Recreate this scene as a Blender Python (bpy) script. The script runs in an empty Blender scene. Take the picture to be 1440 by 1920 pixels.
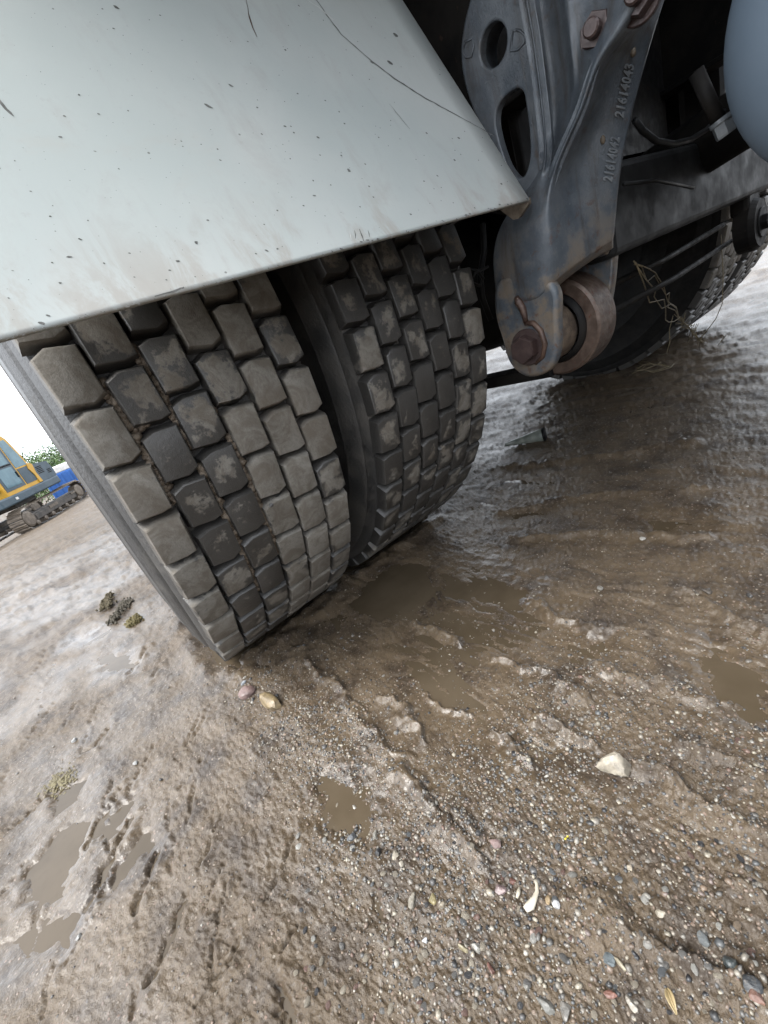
import bpy, bmesh, math, random
import numpy as np
from mathutils import Vector, Matrix

SC = bpy.context.scene
COL = SC.collection
random.seed(7)
RNG = np.random.default_rng(11)

# ------------------------------------------------------------------ camera
# X = across the truck (towards its centre line), Y = rearwards, Z = up; outer tyre centre at (0, 0, .505)
CP = Vector((-0.1468, -1.0489, 0.4974))
CR = Vector((0.73518, -0.58467, -0.34304))
CU = Vector((0.49409, 0.11571, 0.86168))
CF = Vector((0.46410, 0.80298, -0.37395))
FPX = 793.9
cd = bpy.data.cameras.new('camera')
cam = bpy.data.objects.new('camera', cd)
COL.objects.link(cam)
m3 = Matrix((CR, CU, -CF)).transposed()
cam.matrix_world = Matrix.Translation(CP) @ m3.to_4x4()
cd.sensor_fit = 'AUTO'
cd.sensor_width = 36
cd.lens = FPX / 1920 * 36
cd.clip_start = 0.02
cd.clip_end = 2000
SC.camera = cam

# ------------------------------------------------------------------ overcast sky, soft sun, exposure
W = bpy.data.worlds.new('World')
SC.world = W
W.use_nodes = True
wn = W.node_tree.nodes
wl = W.node_tree.links
wn.clear()
wo = wn.new('ShaderNodeOutputWorld')
bg = wn.new('ShaderNodeBackground')
sky = wn.new('ShaderNodeTexSky')
sky.sky_type = 'NISHITA'
sky.sun_disc = False
SUN_EL, SUN_ROT = math.radians(60), math.radians(272)
sky.sun_elevation = SUN_EL
sky.sun_rotation = SUN_ROT
sky.dust_density = 4.0
sky.air_density = 1.0
hs = wn.new('ShaderNodeHueSaturation')
hs.inputs['Saturation'].default_value = 0.22
wl.new(sky.outputs[0], hs.inputs['Color'])
mixc = wn.new('ShaderNodeMix')          # cloud cover: most of the dome is an even grey-white
mixc.data_type = 'RGBA'
mixc.inputs[0].default_value = .72
mixc.inputs[7].default_value = (2.9, 3.12, 3.42, 1)
wl.new(hs.outputs[0], mixc.inputs[6])
wl.new(mixc.outputs[2], bg.inputs['Color'])
bg.inputs['Strength'].default_value = 0.15
wl.new(bg.outputs[0], wo.inputs['Surface'])
sd = bpy.data.lights.new('sun', 'SUN')
sd.energy = 0.7
sd.angle = math.radians(30)
sd.color = (1.0, 0.97, 0.92)
sun = bpy.data.objects.new('sun', sd)
COL.objects.link(sun)
sdir = Vector((math.sin(SUN_ROT) * math.cos(SUN_EL), math.cos(SUN_ROT) * math.cos(SUN_EL), math.sin(SUN_EL)))
sun.rotation_euler = (-sdir).to_track_quat('-Z', 'Y').to_euler()
sun.location = (-3, -3, 6)
SC.view_settings.view_transform = 'Standard'
SC.view_settings.look = 'None'
SC.view_settings.exposure = 2.6
SC.view_settings.gamma = 1
SC.view_settings.use_curve_mapping = False
SC.render.engine = 'CYCLES'
SC.cycles.max_bounces = 6
SC.cycles.diffuse_bounces = 4
SC.cycles.glossy_bounces = 4


def at(u, v, x=None, y=None, z=None):
    """where the sight line of a photograph pixel meets a plane of the place"""
    d = CR * ((u - 720) / FPX) - CU * ((v - 960) / FPX) + CF
    if x is not None:
        k = (x - CP.x) / d.x
    elif y is not None:
        k = (y - CP.y) / d.y
    else:
        k = (z - CP.z) / d.z
    return CP + d * k


# ------------------------------------------------------------------ scene graph helpers
def link(o, parent=None):
    COL.objects.link(o)
    if parent is not None:
        o.parent = parent
    return o


def tag(o, label=None, cat=None, group=None, kind=None):
    if label:
        o['label'] = label
    if cat:
        o['category'] = cat
    if group:
        o['group'] = group
    if kind:
        o['kind'] = kind
    return o


def empty(name, loc=(0, 0, 0), rz=0.0):
    o = bpy.data.objects.new(name, None)
    o.empty_display_size = 0.1
    o.location = loc
    o.rotation_euler = (0, 0, rz)
    return link(o)


def obj(name, bm, mat, parent=None, smooth=True, loc=None):
    me = bpy.data.meshes.new(name)
    bm.normal_update()
    bm.to_mesh(me)
    bm.free()
    if mat:
        me.materials.append(mat)
    if smooth:
        me.polygons.foreach_set('use_smooth', [True] * len(me.polygons))
    o = bpy.data.objects.new(name, me)
    if loc is not None:
        o.location = loc
    return link(o, parent)


def auto_smooth(o, ang=35):
    me = o.data
    bm = bmesh.new()
    bm.from_mesh(me)
    a = math.radians(ang)
    for e in bm.edges:
        if len(e.link_faces) == 2 and e.calc_face_angle(0) > a:
            e.smooth = False
    bm.to_mesh(me)
    bm.free()
    return o


def inst(o, parent=None, loc=None, mat4=None, name=None):
    c = o.copy()
    if name:
        c.name = name
    COL.objects.link(c)
    c.parent = parent
    if mat4 is not None:
        c.matrix_basis = mat4
    elif loc is not None:
        c.location = loc
    return c


def box(bm, c, s, rot=None, bev=0.0, seg=2):
    g = bmesh.ops.create_cube(bm, size=1)
    vs = g['verts']
    for v in vs:
        v.co = Vector((v.co.x * s[0], v.co.y * s[1], v.co.z * s[2]))
    if bev > 0:
        es = list({e for v in vs for e in v.link_edges})
        r = bmesh.ops.bevel(bm, geom=es, offset=bev, segments=seg, profile=0.5, affect='EDGES')
        vs = list({v for f in r['faces'] for v in f.verts} | {v for v in vs if v.is_valid})
    M = Matrix.Translation(Vector(c))
    if rot is not None:
        M = M @ (rot.to_4x4() if isinstance(rot, Matrix) else rot)
    bmesh.ops.transform(bm, matrix=M, verts=vs)
    return vs


def tube(bm, pts, r, n=8, cap=True):
    pts = [Vector(p) for p in pts]
    rs = r if isinstance(r, (list, tuple)) else [r] * len(pts)
    prev = None
    rings = []
    ref = None
    for i, p in enumerate(pts):
        t = (pts[min(i + 1, len(pts) - 1)] - pts[max(i - 1, 0)]).normalized()
        if ref is None:
            ref = t.orthogonal().normalized()
        ref = (ref - t * ref.dot(t))
        if ref.length < 1e-6:
            ref = t.orthogonal()
        ref.normalize()
        b = t.cross(ref)
        ring = [bm.verts.new(p + (ref * math.cos(k * 2 * math.pi / n) + b * math.sin(k * 2 * math.pi / n)) * rs[i]) for k in range(n)]
        if prev:
            for k in range(n):
                bm.faces.new((prev[k], prev[(k + 1) % n], ring[(k + 1) % n], ring[k]))
        prev = ring
        rings.append(ring)
    if cap:
        bm.faces.new(list(reversed(rings[0])))
        bm.faces.new(rings[-1])
    return rings


def lathe(bm, prof, axis_pt, n=96, a0=0.0, a1=2 * math.pi):
    """profile of (x, r) turned about the X axis through axis_pt"""
    full = abs(a1 - a0 - 2 * math.pi) < 1e-6
    cnt = n if full else n + 1
    rows = []
    for i in range(cnt):
        a = a0 + (a1 - a0) * i / n
        rows.append([bm.verts.new((axis_pt[0] + x, axis_pt[1] - r * math.cos(a), axis_pt[2] + r * math.sin(a))) for x, r in prof])
    for i in range(n):
        A = rows[i]
        B = rows[(i + 1) % cnt]
        for j in range(len(prof) - 1):
            bm.faces.new((A[j], A[j + 1], B[j + 1], B[j]))
    return rows


def curve_plate(name, loops, x, thick, bev, mat, parent, res=2):
    """plate standing in a plane of constant x, outline and holes given in (y, z), real thickness"""
    cu = bpy.data.curves.new(name, 'CURVE')
    cu.dimensions = '2D'
    cu.fill_mode = 'BOTH'
    cu.extrude = max(thick / 2 - bev, 0.0001)
    cu.bevel_depth = bev
    cu.bevel_resolution = res
    for lp in loops:
        s = cu.splines.new('POLY')
        s.points.add(len(lp) - 1)
        for i, (a, b) in enumerate(lp):
            s.points[i].co = (a, b, 0, 1)
        s.use_cyclic_u = True
    t = bpy.data.objects.new(name, cu)
    COL.objects.link(t)
    dg = bpy.context.evaluated_depsgraph_get()
    me = bpy.data.meshes.new_from_object(t.evaluated_get(dg))
    bpy.data.objects.remove(t)
    bpy.data.curves.remove(cu)
    # local (a, b, c) -> (x + c, a, b)
    M = Matrix(((0, 0, 1, x), (1, 0, 0, 0), (0, 1, 0, 0), (0, 0, 0, 1)))
    me.transform(M)
    me.materials.clear()
    me.materials.append(mat)
    me.name = name
    o = bpy.data.objects.new(name, me)
    link(o, parent)
    return o


def smooth_loop(pts, it=2):
    """Chaikin corner cutting of a closed loop"""
    for _ in range(it):
        q = []
        n = len(pts)
        for i in range(n):
            a, b = pts[i], pts[(i + 1) % n]
            q.append((a[0] * .75 + b[0] * .25, a[1] * .75 + b[1] * .25))
            q.append((a[0] * .25 + b[0] * .75, a[1] * .25 + b[1] * .75))
        pts = q
    return pts


# ------------------------------------------------------------------ materials
class NT:
    def __init__(self, name):
        self.m = bpy.data.materials.new(name)
        self.m.use_nodes = True
        self.t = self.m.node_tree
        self.t.nodes.clear()
        self.out = self.n('ShaderNodeOutputMaterial')
        self.b = self.n('ShaderNodeBsdfPrincipled')
        self.l(self.b.outputs[0], self.out.inputs[0])

    def n(self, t, **kw):
        nd = self.t.nodes.new(t)
        for k, v in kw.items():
            setattr(nd, k, v)
        return nd

    def l(self, a, b):
        self.t.links.new(a, b)

    def set(self, sock, val):
        s = self.b.inputs[sock]
        if hasattr(val, 'links') or hasattr(val, 'is_linked'):
            self.l(val, s)
        else:
            s.default_value = val

    def coord(self, kind='Object'):
        if kind == 'World':
            return self.n('ShaderNodeNewGeometry').outputs['Position']
        return self.n('ShaderNodeTexCoord').outputs[kind]

    def noise(self, co, scale, detail=5, rough=.6, dist=0.0, mul=None):
        if mul:
            mp = self.n('ShaderNodeMapping')
            mp.inputs['Scale'].default_value = mul
            self.l(co, mp.inputs[0])
            co = mp.outputs[0]
        nd = self.n('ShaderNodeTexNoise')
        nd.inputs['Scale'].default_value = scale
        nd.inputs['Detail'].default_value = detail
        nd.inputs['Roughness'].default_value = rough
        nd.inputs['Distortion'].default_value = dist
        self.l(co, nd.inputs['Vector'])
        return nd.outputs[0]

    def ramp(self, f, lo, hi):
        nd = self.n('ShaderNodeMapRange', interpolation_type='SMOOTHSTEP')
        nd.inputs[1].default_value = lo
        nd.inputs[2].default_value = hi
        self.l(f, nd.inputs[0])
        return nd.outputs[0]

    def lin(self, f, a, b, c, d):
        nd = self.n('ShaderNodeMapRange')
        for i, v in enumerate((a, b, c, d)):
            nd.inputs[i + 1].default_value = v
        self.l(f, nd.inputs[0])
        return nd.outputs[0]

    def mix(self, f, a, b):
        nd = self.n('ShaderNodeMix', data_type='RGBA')
        for s, v in ((nd.inputs[0], f), (nd.inputs[6], a), (nd.inputs[7], b)):
            if hasattr(v, 'is_linked'):
                self.l(v, s)
            elif isinstance(v, (tuple, list)):
                s.default_value = (*v[:3], 1)
            else:
                s.default_value = v
        return nd.outputs[2]

    def math(self, op, a, b=0.0, c=None):
        nd = self.n('ShaderNodeMath', operation=op)
        for i, v in enumerate((a, b, c)):
            if v is None:
                continue
            if hasattr(v, 'is_linked'):
                self.l(v, nd.inputs[i])
            else:
                nd.inputs[i].default_value = v
        return nd.outputs[0]

    def bump(self, h, strength=.4, dist=.002, prev=None):
        nd = self.n('ShaderNodeBump')
        nd.inputs['Strength'].default_value = strength
        nd.inputs['Distance'].default_value = dist
        self.l(h, nd.inputs['Height'])
        if prev is not None:
            self.l(prev, nd.inputs['Normal'])
        self.l(nd.outputs[0], self.b.inputs['Normal'])
        return nd.outputs[0]


def simple(name, c1, c2, scale=20, rough=(.5, .7), bump=.2, bdist=.002, metal=0.0, coord='World', third=None, coat=0.0):
    t = NT(name)
    co = t.coord(coord)
    n1 = t.noise(co, scale, 6, .62)
    n2 = t.noise(co, scale * 4.3, 4, .6)
    col = t.mix(t.ramp(n1, .36, .66), c1, c2)
    if third:
        col = t.mix(t.ramp(n2, third[1], third[1] + .1), col, third[0])
    t.set('Base Color', col)
    t.set('Roughness', t.lin(n2, .3, .7, rough[0], rough[1]))
    t.b.inputs['Metallic'].default_value = metal
    t.b.inputs['Coat Weight'].default_value = coat
    if bump:
        t.bump(n2, bump, bdist)
    return t.m


def mat_ground():
    t = NT('wet_mud')
    co = t.coord('World')
    big = t.noise(co, 1.6, 5, .6)
    mid = t.noise(co, 14, 6, .65)
    fine = t.noise(co, 130, 4, .7)
    grit = t.noise(co, 420, 3, .7)
    vor = t.n('ShaderNodeTexVoronoi')
    vor.inputs['Scale'].default_value = 210
    t.l(co, vor.inputs['Vector'])
    col = t.mix(t.ramp(big, .35, .65), (.069, .049, .029), (.096, .071, .046))
    col = t.mix(t.ramp(mid, .42, .68), col, (.036, .026, .018))
    col = t.mix(t.math('MULTIPLY', t.ramp(fine, .52, .70), .75), col, (.135, .116, .096))
    col = t.mix(t.math('MULTIPLY', t.ramp(grit, .54, .66), .55), col, (.034, .026, .020))
    # single light grains in the mud
    g = t.math('MULTIPLY', t.ramp(vor.outputs['Distance'], .36, .22), t.ramp(vor.outputs['Color'], .74, .80))
    gc = t.n('ShaderNodeValToRGB')
    cr = gc.color_ramp
    cr.elements[0].color = (.21, .18, .145, 1)
    cr.elements[1].color = (.07, .065, .06, 1)
    e = cr.elements.new(.5)
    e.color = (.14, .095, .07, 1)
    sep = t.n('ShaderNodeSeparateColor')
    t.l(vor.outputs['Color'], sep.inputs[0])
    t.l(sep.outputs[1], gc.inputs[0])
    g = t.math('MULTIPLY', t.ramp(vor.outputs['Distance'], .36, .22), t.ramp(sep.outputs[0], .74, .80))
    col = t.mix(g, col, gc.outputs[0])
    t.set('Base Color', col)
    # wet film: patchy, most of it near the wheels, drier and rougher out in the yard
    sepp = t.n('ShaderNodeSeparateXYZ')
    t.l(co, sepp.inputs[0])
    fa = t.n('ShaderNodeAttribute')
    fa.attribute_name = 'film'
    wet = t.math('MULTIPLY', fa.outputs['Fac'], t.lin(t.noise(co, 21, 4, .6), .35, .65, .65, 1.1))
    out = t.ramp(sepp.outputs[1], .8, 3.2)
    cover = t.math('MULTIPLY', t.math('ADD', .34, t.math('MULTIPLY', wet, .66)), t.math('SUBTRACT', 1.0, t.math('MULTIPLY', out, .82)))
    r = t.lin(wet, 0, 1, .60, .36)
    r = t.math('ADD', r, t.math('MULTIPLY', out, .2))
    t.set('Roughness', r)
    t.b.inputs['IOR'].default_value = 1.33
    t.set('Coat Weight', cover)
    t.set('Coat Roughness', t.lin(wet, 0, 1, .28, .09))
    t.b.inputs['Coat IOR'].default_value = 1.38
    calm = t.math('SUBTRACT', 1.0, t.math('MULTIPLY', wet, .62))
    n = t.bump(t.math('MULTIPLY', mid, calm), .5, .008)
    n = t.bump(t.math('MULTIPLY', fine, calm), .8, .003, n)
    n = t.bump(t.math('MULTIPLY', t.math('ADD', grit, t.math('MULTIPLY', g, .6)), calm), .7, .0011, n)
    t.l(n, t.b.inputs['Coat Normal'])
    return t.m


def mat_water():
    t = NT('muddy_water')
    co = t.coord('World')
    a = t.noise(co, 6, 4, .6)
    b = t.noise(co, 60, 4, .6)
    col = t.mix(t.ramp(a, .35, .65), (.054, .041, .026), (.074, .057, .038))
    col = t.mix(t.math('MULTIPLY', t.ramp(b, .5, .75), .35), col, (.05, .037, .025))
    t.set('Base Color', col)
    t.b.inputs['Roughness'].default_value = .045
    t.b.inputs['IOR'].default_value = 1.33
    t.bump(b, .05, .001)
    return t.m


def mat_rubber_block():
    t = NT('dusty_tread_rubber')
    ob = t.coord('Object')
    wo_ = t.coord('World')
    oi = t.n('ShaderNodeObjectInfo')
    oc = t.n('ShaderNodeSeparateColor')
    t.l(oi.outputs['Color'], oc.inputs[0])
    rnd = oc.outputs[0]
    n1 = t.noise(wo_, 42, 5, .62)
    n2 = t.noise(wo_, 260, 4, .65)
    n3 = t.noise(wo_, 900, 2, .6)
    n4 = t.noise(wo_, 9, 3, .5)
    sep = t.n('ShaderNodeSeparateXYZ')
    t.l(ob, sep.inputs[0])
    ax = t.math('ABSOLUTE', sep.outputs[0])
    ay = t.math('ABSOLUTE', sep.outputs[1])
    edge = t.math('MAXIMUM', t.math('DIVIDE', ax, .0200), t.math('DIVIDE', ay, .0275))
    # dried mud keeps to the middle of the worn face on some blocks, covers all of others
    k = t.math('ADD', t.math('MULTIPLY', t.math('SUBTRACT', n1, .5), 2.3), t.math('MULTIPLY', t.math('SUBTRACT', n4, .5), 1.2))
    k = t.math('ADD', k, t.math('MULTIPLY', t.math('SUBTRACT', n2, .5), .8))
    k = t.math('ADD', k, t.math('MULTIPLY', t.math('SUBTRACT', rnd, .5), 1.7))
    k = t.math('SUBTRACT', k, t.math('MULTIPLY', t.math('POWER', edge, 3.0), t.math('SUBTRACT', .75, t.math('MULTIPLY', rnd, .6))))
    dust = t.math('ADD', t.math('MULTIPLY', t.ramp(k, -.38, -.12), .82), .10)
    top = t.ramp(sep.outputs[2], .006, .0145)
    dust = t.math('MULTIPLY', dust, t.math('ADD', t.math('MULTIPLY', top, .62), .38))
    dark = t.mix(n2, (.016, .016, .017), (.036, .034, .031))
    n5 = t.noise(wo_, 30, 6, .7, 1.2)
    lightc = t.mix(t.ramp(n5, .36, .64), (.100, .086, .068), (.165, .153, .133))
    lightc = t.mix(t.math('MULTIPLY', t.ramp(n2, .45, .65), .35), lightc, (.085, .075, .062))
    lightc = t.mix(t.math('MULTIPLY', t.ramp(n4, .5, .72), .5), lightc, (.105, .084, .063))
    col = t.mix(dust, dark, lightc)
    # specks of grit stuck on
    col = t.mix(t.math('MULTIPLY', t.ramp(n3, .68, .74), .5), col, (.21, .19, .16))
    t.set('Base Color', col)
    t.set('Roughness', t.lin(dust, 0, 1, .34, .88))
    n = t.bump(n5, .14, .003)
    n = t.bump(n2, .38, .0013, n)
    t.bump(n3, .4, .0006, n)
    return t.m


def mat_rubber():
    t = NT('tyre_rubber')
    co = t.coord('World')
    n1 = t.noise(co, 22, 5, .6)
    n2 = t.noise(co, 210, 4, .65)
    n3 = t.noise(co, 5, 3, .5)
    col = t.mix(n2, (.018, .018, .019), (.040, .039, .037))
    dust = t.ramp(t.math('ADD', t.math('MULTIPLY', n1, .6), t.math('MULTIPLY', n3, .5)), .47, .70)
    col = t.mix(t.math('MULTIPLY', dust, .62), col, (.085, .077, .066))
    t.set('Base Color', col)
    t.set('Roughness', t.lin(dust, 0, 1, .45, .85))
    t.bump(n2, .7, .0018)
    return t.m


def mat_panel():
    t = NT('grey_painted_panel')
    co = t.coord('World')
    n1 = t.noise(co, 3.2, 5, .6)
    n2 = t.noise(co, 26, 6, .7, .4, (1, .4, .4))
    n3 = t.noise(co, 240, 3, .6)
    col = t.mix(t.ramp(n1, .35, .65), (.285, .312, .303), (.318, .335, .324))
    col = t.mix(t.math('MULTIPLY', t.ramp(n2, .52, .76), .34), col, (.23, .225, .207))
    n5 = t.noise(co, 9, 6, .72, .6, (.5, 1, 1))
    col = t.mix(t.math('MULTIPLY', t.ramp(n5, .55, .70), .22), col, (.30, .275, .235))
    n6 = t.noise(co, 130, 5, .7)
    col = t.mix(t.math('MULTIPLY', t.ramp(n6, .60, .72), .16), col, (.20, .185, .16))
    # brownish spatter towards the lower edge
    sep = t.n('ShaderNodeSeparateXYZ')
    t.l(co, sep.inputs[0])
    low = t.ramp(sep.outputs[2], .66, .58)
    col = t.mix(t.math('MULTIPLY', t.math('MULTIPLY', low, t.ramp(n2, .46, .62)), .38), col, (.20, .16, .125))
    vor = t.n('ShaderNodeTexVoronoi')
    vor.inputs['Scale'].default_value = 62
    t.l(co, vor.inputs['Vector'])
    s2 = t.n('ShaderNodeSeparateColor')
    t.l(vor.outputs['Color'], s2.inputs[0])
    size = t.lin(s2.outputs[1], 0, 1, .035, .10)
    sp = t.math('MULTIPLY', t.math('LESS_THAN', vor.outputs['Distance'], size), t.math('GREATER_THAN', s2.outputs[0], .90))
    col = t.mix(t.math('MULTIPLY', sp, .7), col, (.05, .045, .04))
    t.set('Base Color', col)
    t.set('Roughness', t.lin(n2, .3, .7, .36, .52))
    n = t.bump(n3, .10, .0006)
    t.bump(n1, .15, .004, n)
    return t.m


def mat_casting():
    t = NT('weathered_cast_iron')
    co = t.coord('World')
    n1 = t.noise(co, 16, 6, .65)
    n2 = t.noise(co, 60, 6, .68, .3)
    n3 = t.noise(co, 480, 3, .6)
    col = t.mix(t.ramp(n1, .35, .65), (.048, .058, .070), (.088, .099, .111))
    col = t.mix(t.math('MULTIPLY', t.ramp(n2, .55, .78), .55), col, (.034, .031, .028))
    n7 = t.noise(co, 46, 5, .65, .2, (1, 1, .10))
    col = t.mix(t.math('MULTIPLY', t.ramp(n7, .50, .70), .60), col, (.040, .031, .023))
    n8 = t.noise(co, 150, 4, .7)
    col = t.mix(t.math('MULTIPLY', t.ramp(n8, .58, .72), .35), col, (.15, .15, .145))
    # tan scale and rust gather low down near the eye
    sep = t.n('ShaderNodeSeparateXYZ')
    t.l(co, sep.inputs[0])
    low = t.ramp(sep.outputs[2], .60, .44)
    tan = t.math('MULTIPLY', low, t.ramp(n1, .46, .60))
    col = t.mix(t.math('MULTIPLY', tan, .75), col, (.15, .112, .074))
    rust = t.math('MULTIPLY', t.lin(low, 0, 1, .25, 1.0), t.ramp(n2, .58, .68))
    col = t.mix(t.math('MULTIPLY', rust, .8), col, (.075, .036, .022))
    t.set('Base Color', col)
    t.b.inputs['Metallic'].default_value = 0.15
    t.set('Roughness', t.lin(n2, .3, .7, .30, .56))
    n = t.bump(n2, .25, .0015)
    n = t.bump(n8, .4, .0012, n)
    t.bump(n3, .5, .0009, n)
    return t.m


def mat_stone(name):
    """stone colour comes from the object's own colour; grain from noise"""
    t = NT(name)
    ob = t.n('ShaderNodeObjectInfo').outputs['Color']
    co = t.coord('Object')
    n1 = t.noise(co, 90, 5, .65)
    n2 = t.noise(co, 420, 3, .6)
    hsv = t.n('ShaderNodeHueSaturation')
    t.l(ob, hsv.inputs['Color'])
    t.l(t.lin(n1, .3, .7, .55, 1.35), hsv.inputs['Value'])
    col = t.mix(t.math('MULTIPLY', t.ramp(n2, .56, .70), .55), hsv.outputs[0], (.09, .07, .05))
    t.set('Base Color', col)
    t.b.inputs['Roughness'].default_value = .48
    t.b.inputs['Coat Weight'].default_value = .18
    t.b.inputs['Coat Roughness'].default_value = .12
    t.bump(n1, .8, .003)
    return t.m


def mat_gravel():
    t = NT('gravel_grains')
    a = t.n('ShaderNodeVertexColor')
    a.layer_name = 'stone'
    co = t.coord('World')
    n = t.noise(co, 500, 3, .6)
    hsv = t.n('ShaderNodeHueSaturation')
    t.l(a.outputs[0], hsv.inputs['Color'])
    t.l(t.lin(n, .3, .7, .6, 1.3), hsv.inputs['Value'])
    t.set('Base Color', hsv.outputs[0])
    t.b.inputs['Roughness'].default_value = .36
    return t.m


M_GROUND = mat_ground()
M_WATER = mat_water()
M_BLOCK = mat_rubber_block()
M_RUB = mat_rubber()
M_RUBD = simple('shaded_rubber', (.006, .006, .006), (.013, .012, .011), 30, (.6, .8), .4, .002)  # darker copy of the tyre rubber, shade under the truck put into its colour
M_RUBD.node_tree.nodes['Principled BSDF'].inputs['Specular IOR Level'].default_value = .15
M_PANEL = mat_panel()
M_CAST = mat_casting()
M_STONE = mat_stone('wet_stone')
M_GRAV = mat_gravel()
M_WORN = simple('worn_raised_metal', (.115, .128, .14), (.165, .178, .188), 60, (.35, .5), .2, .0008, .3)
M_RUST = simple('rusty_steel', (.045, .026, .020), (.085, .050, .034), 45, (.35, .6), .5, .0015, .3, third=((.20, .15, .12), .62))
M_EYE = simple('scaled_steel', (.055, .036, .027), (.115, .084, .066), 38, (.35, .6), .5, .0012, .3, third=((.085, .035, .022), .58))
M_BOLT = simple('maroon_bolt_paint', (.028, .016, .015), (.052, .033, .029), 60, (.3, .5), .5, .001, .2, third=((.20, .17, .15), .72))
M_BUSH = simple('bush_rubber', (.050, .036, .027), (.115, .086, .060), 70, (.5, .8), .5, .0012)
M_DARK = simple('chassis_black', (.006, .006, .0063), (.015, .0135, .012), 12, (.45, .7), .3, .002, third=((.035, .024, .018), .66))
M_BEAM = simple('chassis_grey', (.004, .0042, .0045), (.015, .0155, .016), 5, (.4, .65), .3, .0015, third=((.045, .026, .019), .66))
M_BODY = simple('body_underside', (.030, .028, .026), (.060, .052, .045), 3, (.6, .8), .2, .003)
M_TANK = simple('tank_paint', (.10, .135, .175), (.12, .155, .195), 5, (.40, .52), .08, .0008)
M_TAB = simple('tab_steel', (.08, .06, .04), (.14, .113, .083), 60, (.5, .7), .4, .001, third=((.06, .05, .045), .6))
for _m in (M_DARK, M_BEAM):
    _m.node_tree.nodes['Principled BSDF'].inputs['Specular IOR Level'].default_value = .12
M_SCR = simple('scratch_dark', (.045, .045, .042), (.11, .11, .105), 90, (.6, .8), 0)
M_MUD = simple('packed_mud', (.080, .060, .042), (.15, .118, .085), 90, (.5, .8), .6, .002, third=((.22, .195, .16), .66))
M_TWINE = simple('straw_twine', (.10, .078, .043), (.18, .145, .085), 60, (.6, .8), .3, .001)
M_LIPEDGE = simple('panel_edge', (.30, .29, .25), (.42, .42, .39), 30, (.4, .6), .1, .001)

# ------------------------------------------------------------------ noise for the terrain
def _hash2(ix, iy, seed):
    h = (ix.astype(np.int64) * 374761393 + iy.astype(np.int64) * 668265263 + seed * 974711) & 0xFFFFFFFF
    h = ((h ^ (h >> 13)) * 1274126177) & 0xFFFFFFFF
    h = h ^ (h >> 16)
    return (h & 0xFFFF) / 65535.0 * 2 * np.pi


def perlin(x, y, seed=0):
    ix = np.floor(x)
    iy = np.floor(y)
    fx = x - ix
    fy = y - iy
    u = fx * fx * fx * (fx * (fx * 6 - 15) + 10)
    v = fy * fy * fy * (fy * (fy * 6 - 15) + 10)

    def g(ax, ay, dx, dy):
        a = _hash2(ix + ax, iy + ay, seed)
        return np.cos(a) * dx + np.sin(a) * dy
    n00 = g(0, 0, fx, fy)
    n10 = g(1, 0, fx - 1, fy)
    n01 = g(0, 1, fx, fy - 1)
    n11 = g(1, 1, fx - 1, fy - 1)
    return (n00 * (1 - u) + n10 * u) * (1 - v) + (n01 * (1 - u) + n11 * u) * v


def fbm(x, y, s, oct=4, seed=0, gain=.5):
    a = np.zeros_like(x)
    amp = 1.0
    for o in range(oct):
        a += amp * perlin(x * s, y * s, seed + o * 17)
        amp *= gain
        s *= 2.03
    return a


def sstep(x, a, b):
    t = np.clip((x - a) / (b - a), 0, 1)
    return t * t * (3 - 2 * t)


def segdist(x, y, pts):
    """distance to a polyline and the signed side of it"""
    d = np.full(x.shape, 1e9)
    sg = np.zeros(x.shape)
    for (ax, ay), (bx, by) in zip(pts[:-1], pts[1:]):
        dx, dy = bx - ax, by - ay
        L = dx * dx + dy * dy + 1e-12
        t = np.clip(((x - ax) * dx + (y - ay) * dy) / L, 0, 1)
        qx, qy = x - ax - t * dx, y - ay - t * dy
        q = np.hypot(qx, qy)
        s = np.sign(dx * (y - ay) - dy * (x - ax))
        mk = q < d
        d = np.where(mk, q, d)
        sg = np.where(mk, s, sg)
    return d, sg


def inpoly(x, y, poly):
    c = np.zeros(x.shape, bool)
    n = len(poly)
    for i in range(n):
        x1, y1 = poly[i]
        x2, y2 = poly[(i + 1) % n]
        k = (y1 > y) != (y2 > y)
        xi = (x2 - x1) * (y - y1) / (y2 - y1 + 1e-15) + x1
        c ^= k & (x < xi)
    return c


def gp(*uv):
    r = []
    for u, v in uv:
        p = at(u, v, z=0)
        r.append((p.x, p.y))
    return r


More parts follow.
